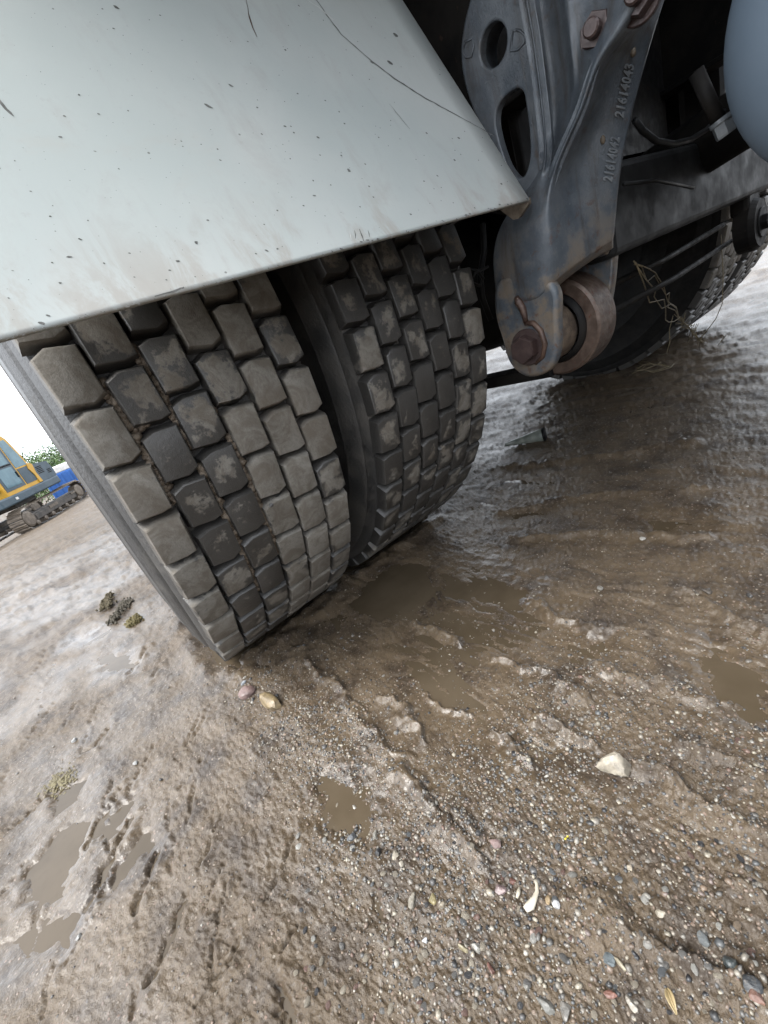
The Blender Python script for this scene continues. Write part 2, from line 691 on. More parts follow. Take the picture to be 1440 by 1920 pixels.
# ponds of standing water, (outline on the ground, depth, edge softness)
PONDS = [
    (gp((675, 1120), (760, 1085), (900, 1050), (1000, 1090), (1060, 1180), (1010, 1260), (930, 1230), (900, 1290), (960, 1370), (930, 1440), (860, 1400), (770, 1290), (640, 1200), (575, 1170)), .0050, .03),
    (gp((700, 1080), (740, 1050), (800, 1060), (790, 1120), (720, 1150), (660, 1130)), .008, .02),
    (gp((1080, 1190), (1140, 1200), (1110, 1260), (1060, 1260), (1050, 1210)), .006, .02),
    (gp((1330, 1200), (1445, 1250), (1445, 1360), (1390, 1350), (1320, 1280)), .008, .02),
    (gp((1000, 1380), (1080, 1400), (1130, 1460), (1060, 1440), (1000, 1420)), .006, .02),
    (gp((600, 1440), (680, 1450), (720, 1520), (680, 1580), (620, 1540), (590, 1480)), .006, .012),
    (gp((560, 1250), (640, 1290), (760, 1430), (850, 1530), (880, 1565), (790, 1480), (690, 1400), (600, 1310)), .005, .02),
    (gp((163, 1535), (150, 1600), (122, 1682), (45, 1700), (55, 1630), (105, 1565)), .010, .012),
    (gp((248, 1490), (238, 1530), (205, 1572), (178, 1585), (196, 1540), (225, 1505)), .010, .008),
    (gp((165, 1460), (150, 1500), (105, 1530), (92, 1515), (120, 1478)), .008, .008),
    (gp((262, 1560), (285, 1592), (242, 1642), (200, 1672), (212, 1622)), .008, .010),
    (gp((190, 1235), (245, 1225), (250, 1250), (200, 1262)), .010, .02),
    (gp((175, 1700), (120, 1780), (40, 1800), (10, 1770), (80, 1720)), .007, .02),
    (gp((150, 1185), (190, 1180), (190, 1195), (130, 1205)), .012, .03),
    (gp((1200, 970), (1300, 960), (1330, 990), (1220, 1000)), .006, .02),
    (gp((420, 1235), (470, 1230), (500, 1250), (440, 1265)), .010, .012),
]
# small tears in the open mud at the left, all drawn the same way by the same wheels
_rc = random.Random(21)
EXTRA_CRACKS = []
for _i in range(34):
    _u, _v = _rc.uniform(-20, 560), _rc.uniform(1190, 1930)
    if _u > 380 and _v < 1330:
        continue
    _a = 2.06 + _rc.gauss(0, .13)
    _l = _rc.uniform(50, 190) * (.6 + .5 * (_v - 1150) / 770)
    _p = [(_u, _v)]
    for _k in range(3):
        _a += _rc.gauss(0, .12)
        _u, _v = _u + math.cos(_a) * _l / 3, _v + math.sin(_a) * _l / 3
        _p.append((_u, _v))
    EXTRA_CRACKS.append((gp(*_p), _rc.uniform(.0018, .0034), _rc.uniform(.004, .009)))
# raised smears of mud pushed up along the wheel tracks: (line, width, height)
RIDGES = [
    (gp((935, 1230), (1010, 1262), (1092, 1312)), .007, .007),
    (gp((722, 1305), (760, 1340), (800, 1386)), .006, .006),
    (gp((805, 1298), (880, 1350)), .005, .005),
    (gp((930, 1372), (955, 1395), (985, 1422)), .006, .007),
    (gp((1196, 1436), (1240, 1452), (1262, 1462), (1290, 1490), (1340, 1520), (1402, 1552)), .011, .011),
    (gp((1288, 1396), (1370, 1432), (1445, 1475)), .009, .008),
    (gp((1010, 1342), (1060, 1372), (1122, 1402)), .006, .006),
    (gp((1112, 1256), (1220, 1280), (1335, 1312)), .013, .008),
    (gp((1355, 1668), (1400, 1690), (1445, 1722)), .010, .007),
    (gp((780, 1165), (830, 1188), (862, 1205)), .008, .006),
    (gp((560, 1225), (640, 1300), (720, 1400), (800, 1490), (890, 1580)), .016, .008),
    (gp((1000, 1130), (1060, 1165), (1120, 1180)), .010, .006),
    (gp((1290, 1110), (1380, 1160), (1445, 1190)), .010, .007),
    (gp((940, 960), (1100, 930), (1300, 920)), .012, .007),
    (gp((960, 1010), (1140, 1000), (1330, 1010)), .012, .007),
    (gp((930, 880), (1100, 860), (1300, 830)), .015, .008),
    (gp((1120, 1700), (1240, 1765), (1340, 1810), (1445, 1862)), .018, .009),
]
# open cracks and torn edges in the mud: (line, width, depth)
CRACKS = EXTRA_CRACKS + [
    (gp((247, 1535), (214, 1602), (165, 1702)), .0055, .013),
    (gp((296, 1602), (252, 1716)), .0055, .012),
    (gp((350, 1682), (318, 1770), (280, 1850)), .005, .010),
    (gp((226, 1482), (190, 1540), (160, 1592)), .005, .011),
    (gp((203, 1365), (185, 1395), (155, 1412)), .005, .010),
    (gp((520, 1845), (535, 1875), (552, 1912)), .006, .010),
    (gp((275, 1215), (262, 1240), (240, 1265)), .005, .010),
    (gp((298, 1252), (285, 1272)), .005, .010),
    (gp((368, 1462), (352, 1540)), .003, .005),
    (gp((315, 1490), (318, 1560)), .003, .005),
    (gp((20, 1555), (60, 1520), (95, 1490)), .006, .012),
    (gp((255, 1860), (245, 1915)), .005, .007),
    (gp((700, 1680), (735, 1720)), .006, .006),
    (gp((1235, 1758), (1330, 1800), (1445, 1850)), .007, .010),
    (gp((905, 1590), (850, 1540), (770, 1450)), .004, .006),
]


def film(x, y):
    """where a film of water lies on the mud, 0 to 1"""
    f = .62 * sstep(fbm(x, y, 2.7, 3, 201), -.26, .16) * (.55 + .45 * sstep(-.05 - x, 0, .25))
    f = f + .20 * sstep(fbm(x, y * .35, 9, 3, 203), -.05, .3) * sstep(x, -.05, .15)
    m = np.hypot(x + .15, y + 1.05) < 3.0
    xx, yy = x[m], y[m]
    jx = xx + .03 * perlin(xx * 18, yy * 18, 205)
    jy = yy + .03 * perlin(xx * 18, yy * 18, 206)
    g = np.zeros(xx.shape)
    for pl, dep, soft in PONDS:
        ins = inpoly(jx, jy, pl)
        d, _ = segdist(jx, jy, pl + pl[:1])
        g = np.maximum(g, sstep(np.where(ins, d, -d), -.085, .0))
    f[m] = np.maximum(f[m], g)
    return np.clip(f, 0, 1)


def terrain(x, y):
    """height of the yard at (x, y): numpy arrays in metres"""
    r = np.hypot(x + .15, y + 1.05)
    near = 1 - sstep(r, 1.5, 4.0)
    # the yard falls away behind the truck, more so to the left
    ys = np.clip(y - 1.0, 0, 60)
    base = -.0645 * ys * sstep(ys, 0, 3.0)
    base += .10 * np.clip(np.minimum(x, 0) + .3, -8, 0) * sstep(y, 3, 14) * (1 - sstep(y, 26, 40))
    h = base.copy()
    under = sstep(x, -.12, .12)               # wheel tracks under the truck, open yard to the left
    # slow undulation
    h += .010 * fbm(x, y, 1.3, 2, 3) * sstep(r, .5, 1.5)
    h += .022 * fbm(x, y, .55, 2, 5) * sstep(r, 2.0, 5.0)
    # smeared streaks along the direction of travel
    wx = x + .03 * perlin(x * 3, y * 3, 91)
    wx = wx + .05 * fbm(x, y, 5, 3, 95)
    st = .60 * fbm(wx, y * .13 + .2 * x, 20, 4, 21, .65) * (.3 + 1.1 * sstep(fbm(x, y, 3.1, 2, 97), -.2, .3)) + .5 * (.25 - np.abs(fbm(wx, y * .2, 40, 3, 23, .55)))
    h += (.0058 + .002 * sstep(r, 1.1, 2.6)) * st * (.35 + .65 * under)
    # torn clods on the open side, drawn out obliquely
    a = math.radians(24)
    cx, cy = x * math.cos(a) + y * math.sin(a), -x * math.sin(a) + y * math.cos(a)
    cl = fbm(cx * 1.0, cy * .38, 15, 4, 33, .55)
    h += (.0042 + .017 * sstep(r, 1.0, 2.6)) * (np.maximum(cl, -.18)) * (1 - .5 * under)
    cl2 = fbm(x, y, 34, 3, 44, .6)
    rough_zone = .35 + .65 * sstep(fbm(x, y, 2.4, 2, 52), -.25, .3)
    h += (.0016 + .008 * sstep(r, .9, 3)) * cl2 * rough_zone
    # grit
    smooth = 1 - .72 * film(x, y)
    near = near * smooth
    h += .0010 * np.maximum(fbm(x, y, 62, 3, 58, .65), -.25) * near
    h += .0024 * fbm(x, y, 150, 2, 61, .7) * near
    h += .0015 * perlin(x * 360, y * 360, 71) * (1 - sstep(r, .9, 1.8)) * smooth
    h += .0025
    # deeper ruts further off
    h += .035 * fbm(x * .8 + y * .25, y * .35, 1.3, 3, 77) * sstep(r, 3.5, 9)
    m = r < 3.6
    hx, xx, yy = h[m], x[m], y[m]
    jx = xx + .020 * perlin(xx * 24, yy * 24, 81) + .009 * perlin(xx * 80, yy * 80, 82)
    jy = yy + .020 * perlin(xx * 24, yy * 24, 83) + .009 * perlin(xx * 80, yy * 80, 84)
    for pl, dep, soft in PONDS:
        ins = inpoly(jx, jy, pl)
        d, _ = segdist(jx, jy, pl + pl[:1])
        sd_ = np.where(ins, d, -d)
        k = sstep(sd_, -soft * 1.3, soft * 1.3)
        hx = hx * (1 - .25 * k) - dep * .85 * k
    for pl, wd, hg in RIDGES:
        d, s = segdist(jx, jy, pl)
        ww = np.where(s > 0, wd * .55, wd * 1.3)
        hx = hx + 1.75 * hg * np.exp(-(d / ww) ** 2) * (.75 + .5 * perlin(xx * 40, yy * 40, 88))
    nz1 = perlin(xx * 55, yy * 55, 93)
    nz2 = perlin(xx * 160, yy * 160, 94)
    for pl, wd, dp in CRACKS:
        d, sg_ = segdist(xx + .0065 * nz1 + .0035 * nz2, yy + .0065 * nz2 + .003 * nz1, pl)
        wv = wd * np.clip(.62 + .9 * nz1, .25, 1.3)
        hx = hx - dp * np.clip(.9 + .6 * nz2, .5, 1.3) * np.exp(-(d / wv) ** 2)
        hx = hx + .40 * dp * np.exp(-((d - 2.6 * wd) / (1.6 * wd)) ** 2) * (sg_ > 0) * np.clip(.5 + 1.5 * nz1, 0, 1.3)
    h[m] = hx
    for xc in (.0, .352):
        h = h + .013 * np.exp(-((y + .215 + .03 * perlin(x * 14, y * 14, 301)) / .03) ** 2) * sstep(.17 - np.abs(x - xc), 0, .05) * (.7 + .9 * perlin(x * 30, y * 30, 303))
        h = h + .012 * np.exp(-((np.abs(x - xc) - .178) / .022) ** 2) * sstep(.26 - np.abs(y), 0, .12) * (.6 + .9 * perlin(x * 25, y * 25, 305))
    # squeezed up round the outer and inner tyre, pressed flat under them
    for xc in (.0, .352):
        inside = sstep(.175 - np.abs(x - xc), 0, .04) * sstep(.20 - np.abs(y), 0, .05)
        h = h * (1 - inside) + (-.004) * inside
    return h


def zat(x, y):
    return float(terrain(np.array([float(x)]), np.array([float(y)]))[0])


def build_ground():
    azs = []
    a = math.radians(-62)
    azs = list(np.linspace(math.radians(-60), math.radians(112), 1020)) + list(np.linspace(math.radians(114), math.radians(298), 130))
    th = np.concatenate([np.linspace(math.radians(86), math.radians(7), 480), np.radians(7 * (.955 ** np.arange(1, 95)))])
    rr = .4974 / np.tan(th)
    A, R = np.meshgrid(np.array(azs), rr, indexing='ij')
    X = CP.x + R * np.sin(A)
    Y = CP.y + R * np.cos(A)
    Z = terrain(X.ravel(), Y.ravel()).reshape(X.shape)
    na, nr = X.shape
    co = np.stack([X, Y, Z], -1).reshape(-1, 3)
    co = np.concatenate([co, [[CP.x, CP.y, zat(CP.x, CP.y)]]])
    idx = np.arange(na * nr).reshape(na, nr)
    i2 = np.roll(idx, -1, 0)
    q = np.stack([idx[:, :-1], idx[:, 1:], i2[:, 1:], i2[:, :-1]], -1).reshape(-1, 4)
    q = q[:, ::-1]
    tri = np.stack([idx[:, 0], i2[:, 0], np.full(na, na * nr)], -1)[:, ::-1]
    me = bpy.data.meshes.new('ground')
    nq, nt = len(q), len(tri)
    me.vertices.add(len(co))
    me.vertices.foreach_set('co', co.astype(np.float32).ravel())
    me.loops.add(nq * 4 + nt * 3)
    me.loops.foreach_set('vertex_index', np.concatenate([q.ravel(), tri.ravel()]).astype(np.int32))
    me.polygons.add(nq + nt)
    me.polygons.foreach_set('loop_start', np.concatenate([np.arange(nq) * 4, nq * 4 + np.arange(nt) * 3]).astype(np.int32))
    me.update(calc_edges=True)
    me.polygons.foreach_set('use_smooth', np.ones(nq + nt, bool))
    fa = me.attributes.new('film', 'FLOAT', 'POINT')
    fa.data.foreach_set('value', film(co[:, 0].copy(), co[:, 1].copy()).astype(np.float32))
    me.materials.append(M_GROUND)
    o = bpy.data.objects.new('ground', me)
    link(o)
    tag(o, 'wet brown mud of the yard with smeared tracks and grit', kind='structure')
    return o


build_ground()
bm = bmesh.new()
for (x0, x1, y0, y1) in ((-.95, 1.25, -1.25, .42),):
    v = [bm.verts.new((x0, y0, -.0022)), bm.verts.new((x1, y0, -.0022)), bm.verts.new((x1, y1, -.0022)), bm.verts.new((x0, y1, -.0022))]
    bm.faces.new(v)
o = obj('puddle_water', bm, M_WATER)
tag(o, 'murky brown rain water standing in the hollows of the mud', kind='structure')

# ------------------------------------------------------------------ the truck
truck = empty('truck', (0, 0, 0))
tag(truck, 'parked truck seen low at its muddy twin rear tyres under a pale grey mudguard', 'truck')

R_T = .52
ZC = .505
PITCH = 2 * math.pi / 49
COLX = [-.115, -.0685, -.0225, .0235, .069, .1145]
PH = {0.0: [.111, .035, .076, .015, .098, .043], .352: [.078, .125, .046, .114, .060, .011]}


def block_mesh(seed):
    rnd = random.Random(seed)
    bm = bmesh.new()
    hx, hy = .0203, .0276
    sk = rnd.uniform(.0015, .0035)
    # outline of the worn face, a little five-sided like the real block
    out = [(-hx, -hy + sk), (hx * .35, -hy - sk * .6), (hx, -hy + sk), (hx, hy - sk * .3), (-hx * .3, hy + sk * .8), (-hx, hy - sk)]
    out = [(a + rnd.uniform(-.0011, .0011), b + rnd.uniform(-.0013, .0013)) for a, b in out]
    rings = []
    for sc, z in ((1.14, -.004), (1.04, .0105), (1.0, .0142), (.975, .0157), (.92, .0164)):
        rings.append([bm.verts.new((a * sc + (rnd.uniform(-.0005, .0005)), b * sc, z + (rnd.uniform(-.0004, .0004) if z > .013 else 0))) for a, b in out])
    for A, B in zip(rings[:-1], rings[1:]):
        for k in range(6):
            bm.faces.new((A[k], A[(k + 1) % 6], B[(k + 1) % 6], B[k]))
    bm.faces.new(rings[-1])
    me = bpy.data.meshes.new('tread_block')
    bm.normal_update()
    for e in bm.edges:
        if len(e.link_faces) == 2 and e.calc_face_angle(0) > .62:
            e.smooth = False
    bm.to_mesh(me)
    bm.free()
    me.materials.append(M_BLOCK)
    me.polygons.foreach_set('use_smooth', [True] * len(me.polygons))
    return me


BLOCKS = [block_mesh(s) for s in range(8)]


def block_matrix(x, t, base=R_T - .0162, rnd=None):
    s, c = math.sin(t), math.cos(t)
    M = Matrix(((1, 0, 0, x), (0, s, -c, -base * c), (0, c, s, ZC + base * s), (0, 0, 0, 1)))
    if rnd:
        M = M @ Matrix.Rotation(rnd.uniform(-.03, .03), 4, 'Z') @ Matrix.Scale(rnd.uniform(.96, 1.04), 4, (1, 0, 0))
    return M


def make_tyre(xc, phases, lo, hi, cols, dusty=(.6,) * 6, label=None, rub=None):
    hw = .1365
    base = R_T - .0172
    prof = [(-hw + .012, base), (hw - .012, base)]
    side = [(hw, base - .003), (hw + .008, base - .020), (hw + .0075, base - .024), (hw + .012, base - .028), (hw + .018, base - .055),
            (hw + .0205, base - .060), (hw + .0195, base - .064), (hw + .024, base - .100), (hw + .025, base - .135), (hw + .0265, base - .138), (hw + .0245, base - .142),
            (hw + .020, base - .175), (hw + .010, base - .205), (hw - .012, base - .222), (hw - .02, base - .235)]
    prof = [(-a, b) for a, b in reversed(side)] + prof + side
    bm = bmesh.new()
    lathe(bm, prof, (xc, 0, ZC), 160)
    ty = obj('tyre', bm, rub or M_RUB, truck)
    auto_smooth(ty, 40)
    if label:
        ty['label'] = label
    rest = bmesh.new()
    rnd = random.Random(int(xc * 1000) + 5)
    for ci, cx in enumerate(COLX):
        for k in range(49):
            t = phases[ci] - k * PITCH
            while t > math.pi:
                t -= 2 * math.pi
            while t <= -math.pi:
                t += 2 * math.pi
            M = block_matrix(xc + cx, t, rnd=rnd)
            me = BLOCKS[rnd.randrange(8)]
            if lo < t < hi and ci in cols:
                b = bpy.data.objects.new('tread_block', me)
                link(b, ty)
                b.matrix_basis = M
                dk = dusty[ci] + rnd.uniform(-.17, .17)
                b.color = (min(max(dk, 0), 1), 0, 0, 1)
            else:
                n0 = len(rest.verts)
                rest.from_mesh(me)
                rest.verts.ensure_lookup_table()
                bmesh.ops.transform(rest, matrix=M, verts=rest.verts[n0:])
    ro = obj('tread_blocks', rest, M_BLOCK, ty)
    ro['kind'] = 'stuff'
    ro.color = (.5, 0, 0, 1)
    # steel rim: dish seen only from the outside
    bm = bmesh.new()
    lathe(bm, [(-.10, .29), (-.10, .275), (-.02, .262), (.02, .262), (.10, .275), (.10, .29)], (xc, 0, ZC), 48)
    lathe(bm, [(0, .262), (.03, .20), (.035, .12), (.0, .09), (0, .02)], (xc, 0, ZC), 48)
    obj('wheel_rim', bm, M_DARK, truck)
    return ty


ty_o = make_tyre(0.0, PH[0.0], -1.02, .62, range(6), (.80, .36, .33, .70, .76, .64), label='outer rear tyre with dust on its square tread blocks')
ty_i = make_tyre(.352, PH[.352], -1.02, .62, range(6), (.44, .36, .28, .26, .34, .45), label='inner rear tyre with darker tread blocks and ribbed sidewall')
FAR_I, FAR_O = 1.835, 2.187
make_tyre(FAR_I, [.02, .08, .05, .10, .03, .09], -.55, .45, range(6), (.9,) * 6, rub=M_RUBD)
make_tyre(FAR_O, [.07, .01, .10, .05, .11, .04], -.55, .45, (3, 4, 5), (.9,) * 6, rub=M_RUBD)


# mud and grit packed into the grooves of the outer tyre
def packed(xa, ta, xb, tb, w, seed):
    rnd = random.Random(seed)
    bm = bmesh.new()
    n = max(6, int(24 * math.hypot(xb - xa, (tb - ta) * R_T) / .09))
    for i in range(n * 3):
        f = rnd.random()
        x = xa + (xb - xa) * f + rnd.uniform(-w, w)
        t = ta + (tb - ta) * f + rnd.uniform(-w, w) / R_T
        s = rnd.uniform(.0022, .0068)
        g = bmesh.ops.create_icosphere(bm, subdivisions=1, radius=s)
        M = block_matrix(x, t, base=R_T - .0100 + rnd.uniform(-.0015, .0015))
        for v in g['verts']:
            v.co = v.co * rnd.uniform(.7, 1.25)
        bmesh.ops.transform(bm, matrix=M @ Matrix.Diagonal((1, 1, .65, 1)), verts=g['verts'])
    o = obj('packed_mud', bm, M_MUD, ty_o)
    o['kind'] = 'stuff'


packed(-.0925, .08, -.0905, -.20, .003, 1)
packed(-.046, .14, -.044, -.10, .003, 2)
packed(-.092, -.03, -.046, .02, .0035, 3)
packed(-.046, -.075, -.002, -.04, .003, 4)
packed(.001, -.11, .001, -.5, .0015, 5)
packed(-.045, -.15, -.045, -.6, .0012, 6)

# ---- mudguard: flat front quarter of the wheel cover, bent over the tyre above the frame
P0 = Vector((0, -.640, .583))
P1 = Vector((0, -.507, .886))
dirg = (P1 - P0).normalized()
nrm = Vector((0, -dirg.z, dirg.y))
bm = bmesh.new()
XL, XR = -.185, .497
prof = [P0 + dirg * s for s in np.linspace(0, .335, 12)]
arc = []
c0 = prof[-1]
ang = math.atan2(c0.z - ZC, -(c0.y))
rad = math.hypot(c0.z - ZC, c0.y)
for k in range(1, 16):
    a = ang + k * (math.pi * .80 - ang) / 15
    arc.append(Vector((0, -rad * math.cos(a), ZC + rad * math.sin(a))))
prof = [P0, P0 + dirg * .004] + prof[1:] + arc
xs = np.linspace(XL, XR, 20)
rows = [[bm.verts.new((x, p.y, p.z)) for x in xs] for p in prof]
for A, B in zip(rows[:-1], rows[1:]):
    for j in range(len(xs) - 1):
        bm.faces.new((A[j], A[j + 1], B[j + 1], B[j]))
guard = obj('mudguard', bm, M_PANEL, truck)
md = guard.modifiers.new('thickness', 'SOLIDIFY')
md.thickness = .004
md.offset = -1
guard['label'] = 'pale grey scratched mudguard over the twin tyres'


def on_guard(u, v):
    d = CR * ((u - 720) / FPX) - CU * ((v - 960) / FPX) + CF
    k = (P0 - CP).dot(nrm) / d.dot(nrm)
    return CP + d * k


GX = Vector((1, 0, 0))


def scratch(pts, w0, name='scratch', mat=None, jitter=.0006):
    rnd = random.Random(len(pts) * 31 + int(pts[0][0]))
    P = [on_guard(*p) for p in pts]
    Q = []
    for a, b in zip(P[:-1], P[1:]):
        n = max(2, int((b - a).length / .006))
        for i in range(n):
            Q.append(a.lerp(b, i / n))
    Q.append(P[-1])
    bm = bmesh.new()
    pr = None
    for i, q in enumerate(Q):
        t = (Q[min(i + 1, len(Q) - 1)] - Q[max(i - 1, 0)]).normalized()
        s = t.cross(nrm)
        f = i / (len(Q) - 1)
        w = w0 * (.35 + .65 * math.sin(math.pi * min(max(f, .05), .95))) * rnd.uniform(.5, 1.4)
        q = q + s * rnd.uniform(-jitter, jitter) + nrm * .0003
        v = (bm.verts.new(q - s * w), bm.verts.new(q + s * w))
        if pr:
            bm.faces.new((pr[0], pr[1], v[1], v[0]))
        pr = v
    obj(name, bm, mat or M_SCR, guard, smooth=False)


M_SCRL = simple('scratch_bare', (.40, .41, .39), (.46, .46, .45), 60, (.4, .6), 0)
scratch([(588, -8), (612, 28), (640, 65), (698, 116), (740, 148), (790, 180), (850, 213), (905, 243), (926, 256)], .0011)
scratch([(575, 0), (598, 14), (625, 38)], .0008, mat=M_SCRL)
scratch([(460, -5), (466, 25), (474, 52), (482, 70)], .0006, mat=M_RUST)
scratch([(-5, 184), (12, 205), (27, 218)], .0011)
scratch([(730, 195), (748, 218), (768, 242)], .0004)
scratch([(383, 195), (391, 199), (399, 203)], .0012)
scratch([(674, 430), (678, 442), (682, 452)], .0007)
scratch([(690, 432), (693, 445)], .0004)
scratch([(664, 432), (667, 448)], .0004)
scratch([(655, 436), (658, 450)], .0003, mat=M_SCRL)
scratch([(290, 556), (340, 541), (345, 539)], .0007)
# paint chips of the size and place seen in the photograph
bm = bmesh.new()
rnd = random.Random(3)
chips = [(218, 14, 6, 4), (192, 17, 2, 2), (213, 54, 2.5, 2), (148, 178, 3, 2.5), (121, 218, 3, 2.5), (113, 257, 4.5, 3), (185, 214, 3.5, 2.5), (178, 284, 4, 1.5), (390, 413, 3.5, 2), (243, 475, 3, 2), (195, 494, 3.5, 2),
         (318, 507, 3, 2), (333, 490, 5, 3), (312, 525, 2.5, 2), (113, 531, 4, 3), (98, 493, 3, 2.5), (94, 406, 3, 2.5), (58, 359, 3, 2), (99, 386, 2, 1.5), (104, 434, 2, 1.5), (78, 606, 9, 5), (90, 592, 7, 3), (252, 520, 3, 2),
         (340, 265, 2, 1.6), (343, 275, 2, 1.5), (408, 280, 2.5, 2), (413, 301, 3, 2), (377, 271, 1.8, 1.4), (482, 202, 2.5, 2), (491, 252, 2.4, 2), (534, 237, 3, 2), (551, 249, 2.5, 2), (545, 237, 2, 1.5), (596, 258, 4, 2.5),
         (654, 320, 4, 4), (692, 350, 2.5, 2), (589, 367, 4, 2), (520, 395, 2, 2), (569, 386, 2, 1.8), (610, 189, 2, 1.6), (636, 210, 2, 1.6), (558, 176, 2, 1.8), (535, 94, 2.4, 2), (464, 78, 2, 1.6), (560, 11, 2, 1.6), (300, 29, 2, 1.5),
         (697, 117, 4, 2.5), (731, 118, 7, 4), (742, 66, 5, 4), (860, 259, 2.5, 2), (940, 345, 2.5, 2), (770, 402, 2.5, 2), (852, 300, 2, 2), (800, 250, 2, 1.6), (795, 340, 2, 1.5), (130, 482, 7, 3), (150, 449, 5, 3), (368, 455, 4, 5), (433, 161, 5, 3),
         (480, 476, 2.4, 2), (500, 470, 4, 2.5), (520, 467, 2.5, 1.6), (366, 519, 2, 1.6), (54, 525, 2, 1.5), (24, 508, 3, 1.6), (16, 559, 3, 2), (28, 302, 2, 1.8), (0, 316, 2.5, 2), (223, 317, 2.4, 1.8), (240, 208, 2.4, 1.8), (165, 414, 2, 2), (495, 421, 2, 1.6),
         (646, 232, 2, 1.6), (640, 292, 2, 1.6), (600, 291, 2, 1.5), (544, 298, 1.6, 1.8), (587, 339, 1.8, 1.6), (700, 370, 2, 1.4), (675, 388, 2, 1.4), (620, 347, 1.6, 1.4), (710, 258, 1.6, 1.6), (820, 330, 1.8, 1.5), (890, 390, 1.8, 1.5)]
for k in range(70):                   # nicks along the lower edge
    f = rnd.random()
    chips.append((993 * f, 640 - 265 * f - rnd.uniform(0.5, 7) * rnd.random(), rnd.uniform(1, 4.5), rnd.uniform(.7, 1.8)))
for k in range(240):                  # fine spatter
    u = rnd.uniform(0, 990)
    v = rnd.uniform(20, 620)
    if v > 632 - .267 * u or (u > 750 and v < (u - 750) * 1.55 + 12):
        continue
    chips.append((u, v, rnd.uniform(.6, 1.3), rnd.uniform(.6, 1.2)))
for (u, v, a, b) in chips:
    c = on_guard(u, v) + nrm * .00025
    sc = (on_guard(u + 1, v) - on_guard(u, v)).length
    th = rnd.uniform(.2, .8)
    n = 7
    vs = []
    for k in range(n):
        t = k * 2 * math.pi / n
        rr = rnd.uniform(.6, 1.15) * .9
        px, py = a * rr * math.cos(t), b * rr * math.sin(t)
        vs.append(bm.verts.new(c + (GX * (px * math.cos(th) - py * math.sin(th)) - dirg * (px * math.sin(th) + py * math.cos(th))) * sc))
    bm.faces.new(vs)
ch = obj('paint_chips', bm, M_SCR, guard, smooth=False)
ch['kind'] = 'stuff'

# mounting tab under the corner of the mudguard
bm = bmesh.new()
q = [at(938, 394, x=.500), at(988, 372, x=.500), at(990, 384, x=.500), at(972, 410, x=.500), at(962, 412, x=.500)]
f1 = [bm.verts.new(p) for p in q]
f2 = [bm.verts.new(p + Vector((.018, .006, .002))) for p in q]
bm.faces.new(f1)
bm.faces.new(list(reversed(f2)))
for i in range(len(q)):
    bm.faces.new((f1[i], f2[i], f2[(i + 1) % len(q)], f1[(i + 1) % len(q)]))
bmesh.ops.recalc_face_normals(bm, faces=bm.faces)
obj('mounting_tab', bm, M_TAB, truck, smooth=False)

# ---- cast suspension bracket
XF = .565
rowsUV = [
    (-60, [(972, 0.571), (980, 0.544), (990, 0.592), (1043, 0.594), (1050, 0.562), (1110, 0.575), (1222, 0.543), (1234, 0.611), (1243, 0.634), (1268, 0.672)]),
    (0, [(978, 0.571), (987, 0.544), (996, 0.592), (1050, 0.594), (1058, 0.562), (1110, 0.575), (1200, 0.543), (1215, 0.611), (1228, 0.634), (1247, 0.67)]),
    (60, [(990, 0.571), (999, 0.544), (1006, 0.592), (1056, 0.594), (1066, 0.562), (1090, 0.575), (1165, 0.54), (1185, 0.616), (1203, 0.634), (1228, 0.668)]),
    (100, [(996, 0.571), (1004, 0.544), (1012, 0.592), (1062, 0.594), (1070, 0.562), (1085, 0.572), (1132, 0.538), (1152, 0.618), (1182, 0.634), (1217, 0.667)]),
    (140, [(1000, 0.571), (1010, 0.544), (1018, 0.592), (1066, 0.595), (1077, 0.566), (1090, 0.574), (1110, 0.536), (1134, 0.62), (1166, 0.634), (1206, 0.666)]),
    (200, [(1008, 0.571), (1017, 0.544), (1024, 0.592), (1060, 0.597), (1070, 0.58), (1079, 0.572), (1092, 0.534), (1117, 0.621), (1146, 0.634), (1190, 0.665)]),
    (250, [(1014, 0.571), (1022, 0.544), (1028, 0.59), (1045, 0.596), (1053, 0.578), (1060, 0.57), (1068, 0.533), (1095, 0.621), (1132, 0.634), (1179, 0.664)]),
    (300, [(1018, 0.571), (1025, 0.549), (1029, 0.562), (1034, 0.57), (1037, 0.568), (1040, 0.56), (1045, 0.535), (1076, 0.6076), (1120, 0.6306), (1169, 0.663)]),
    (340, [(1000, 0.571), (1010, 0.551), (1017, 0.546), (1022, 0.544), (1025, 0.542), (1028, 0.539), (1033, 0.5348), (1062, 0.5895), (1113, 0.6265), (1163, 0.662)]),
    (400, [(950, 0.56), (975, 0.54), (992, 0.531), (1005, 0.529), (1014, 0.529), (1022, 0.53), (1030, 0.5324), (1064, 0.5771), (1113, 0.6207), (1157, 0.66)]),
    (440, [(930, 0.556), (952, 0.536), (978, 0.528), (996, 0.527), (1010, 0.527), (1023, 0.529), (1036, 0.5334), (1069, 0.5751), (1112, 0.6157), (1154, 0.657)]),
]
low0 = [(923, 488, .555), (946, 498, .536), (978, 503, .528), (1000, 505, .527), (1016, 506, .528), (1032, 505, .533), (1047, 502, .543), (1075, 480, .574), (1109, 462, .612), (1153, 441, .656)]
low = [(929, 545, .552), (948, 558, .537), (978, 565, .532), (1000, 562, .531), (1016, 553, .532), (1030, 541, .537), (1043, 525, .546), (1077, 497, .577), (1109, 475, .613), (1152, 448, .656)]
inn = [(942, 560, .570), (956, 570, .560), (985, 577, .556), (1004, 574, .556), (1020, 564, .558), (1035, 551, .562), (1050, 533, .572), (1084, 506, .605), (1116, 484, .635), (1152, 463, .668)]
bm = bmesh.new()
R_ = []
for v, cols in rowsUV:
    R_.append([bm.verts.new(at(u, v, x=x)) for u, x in cols])
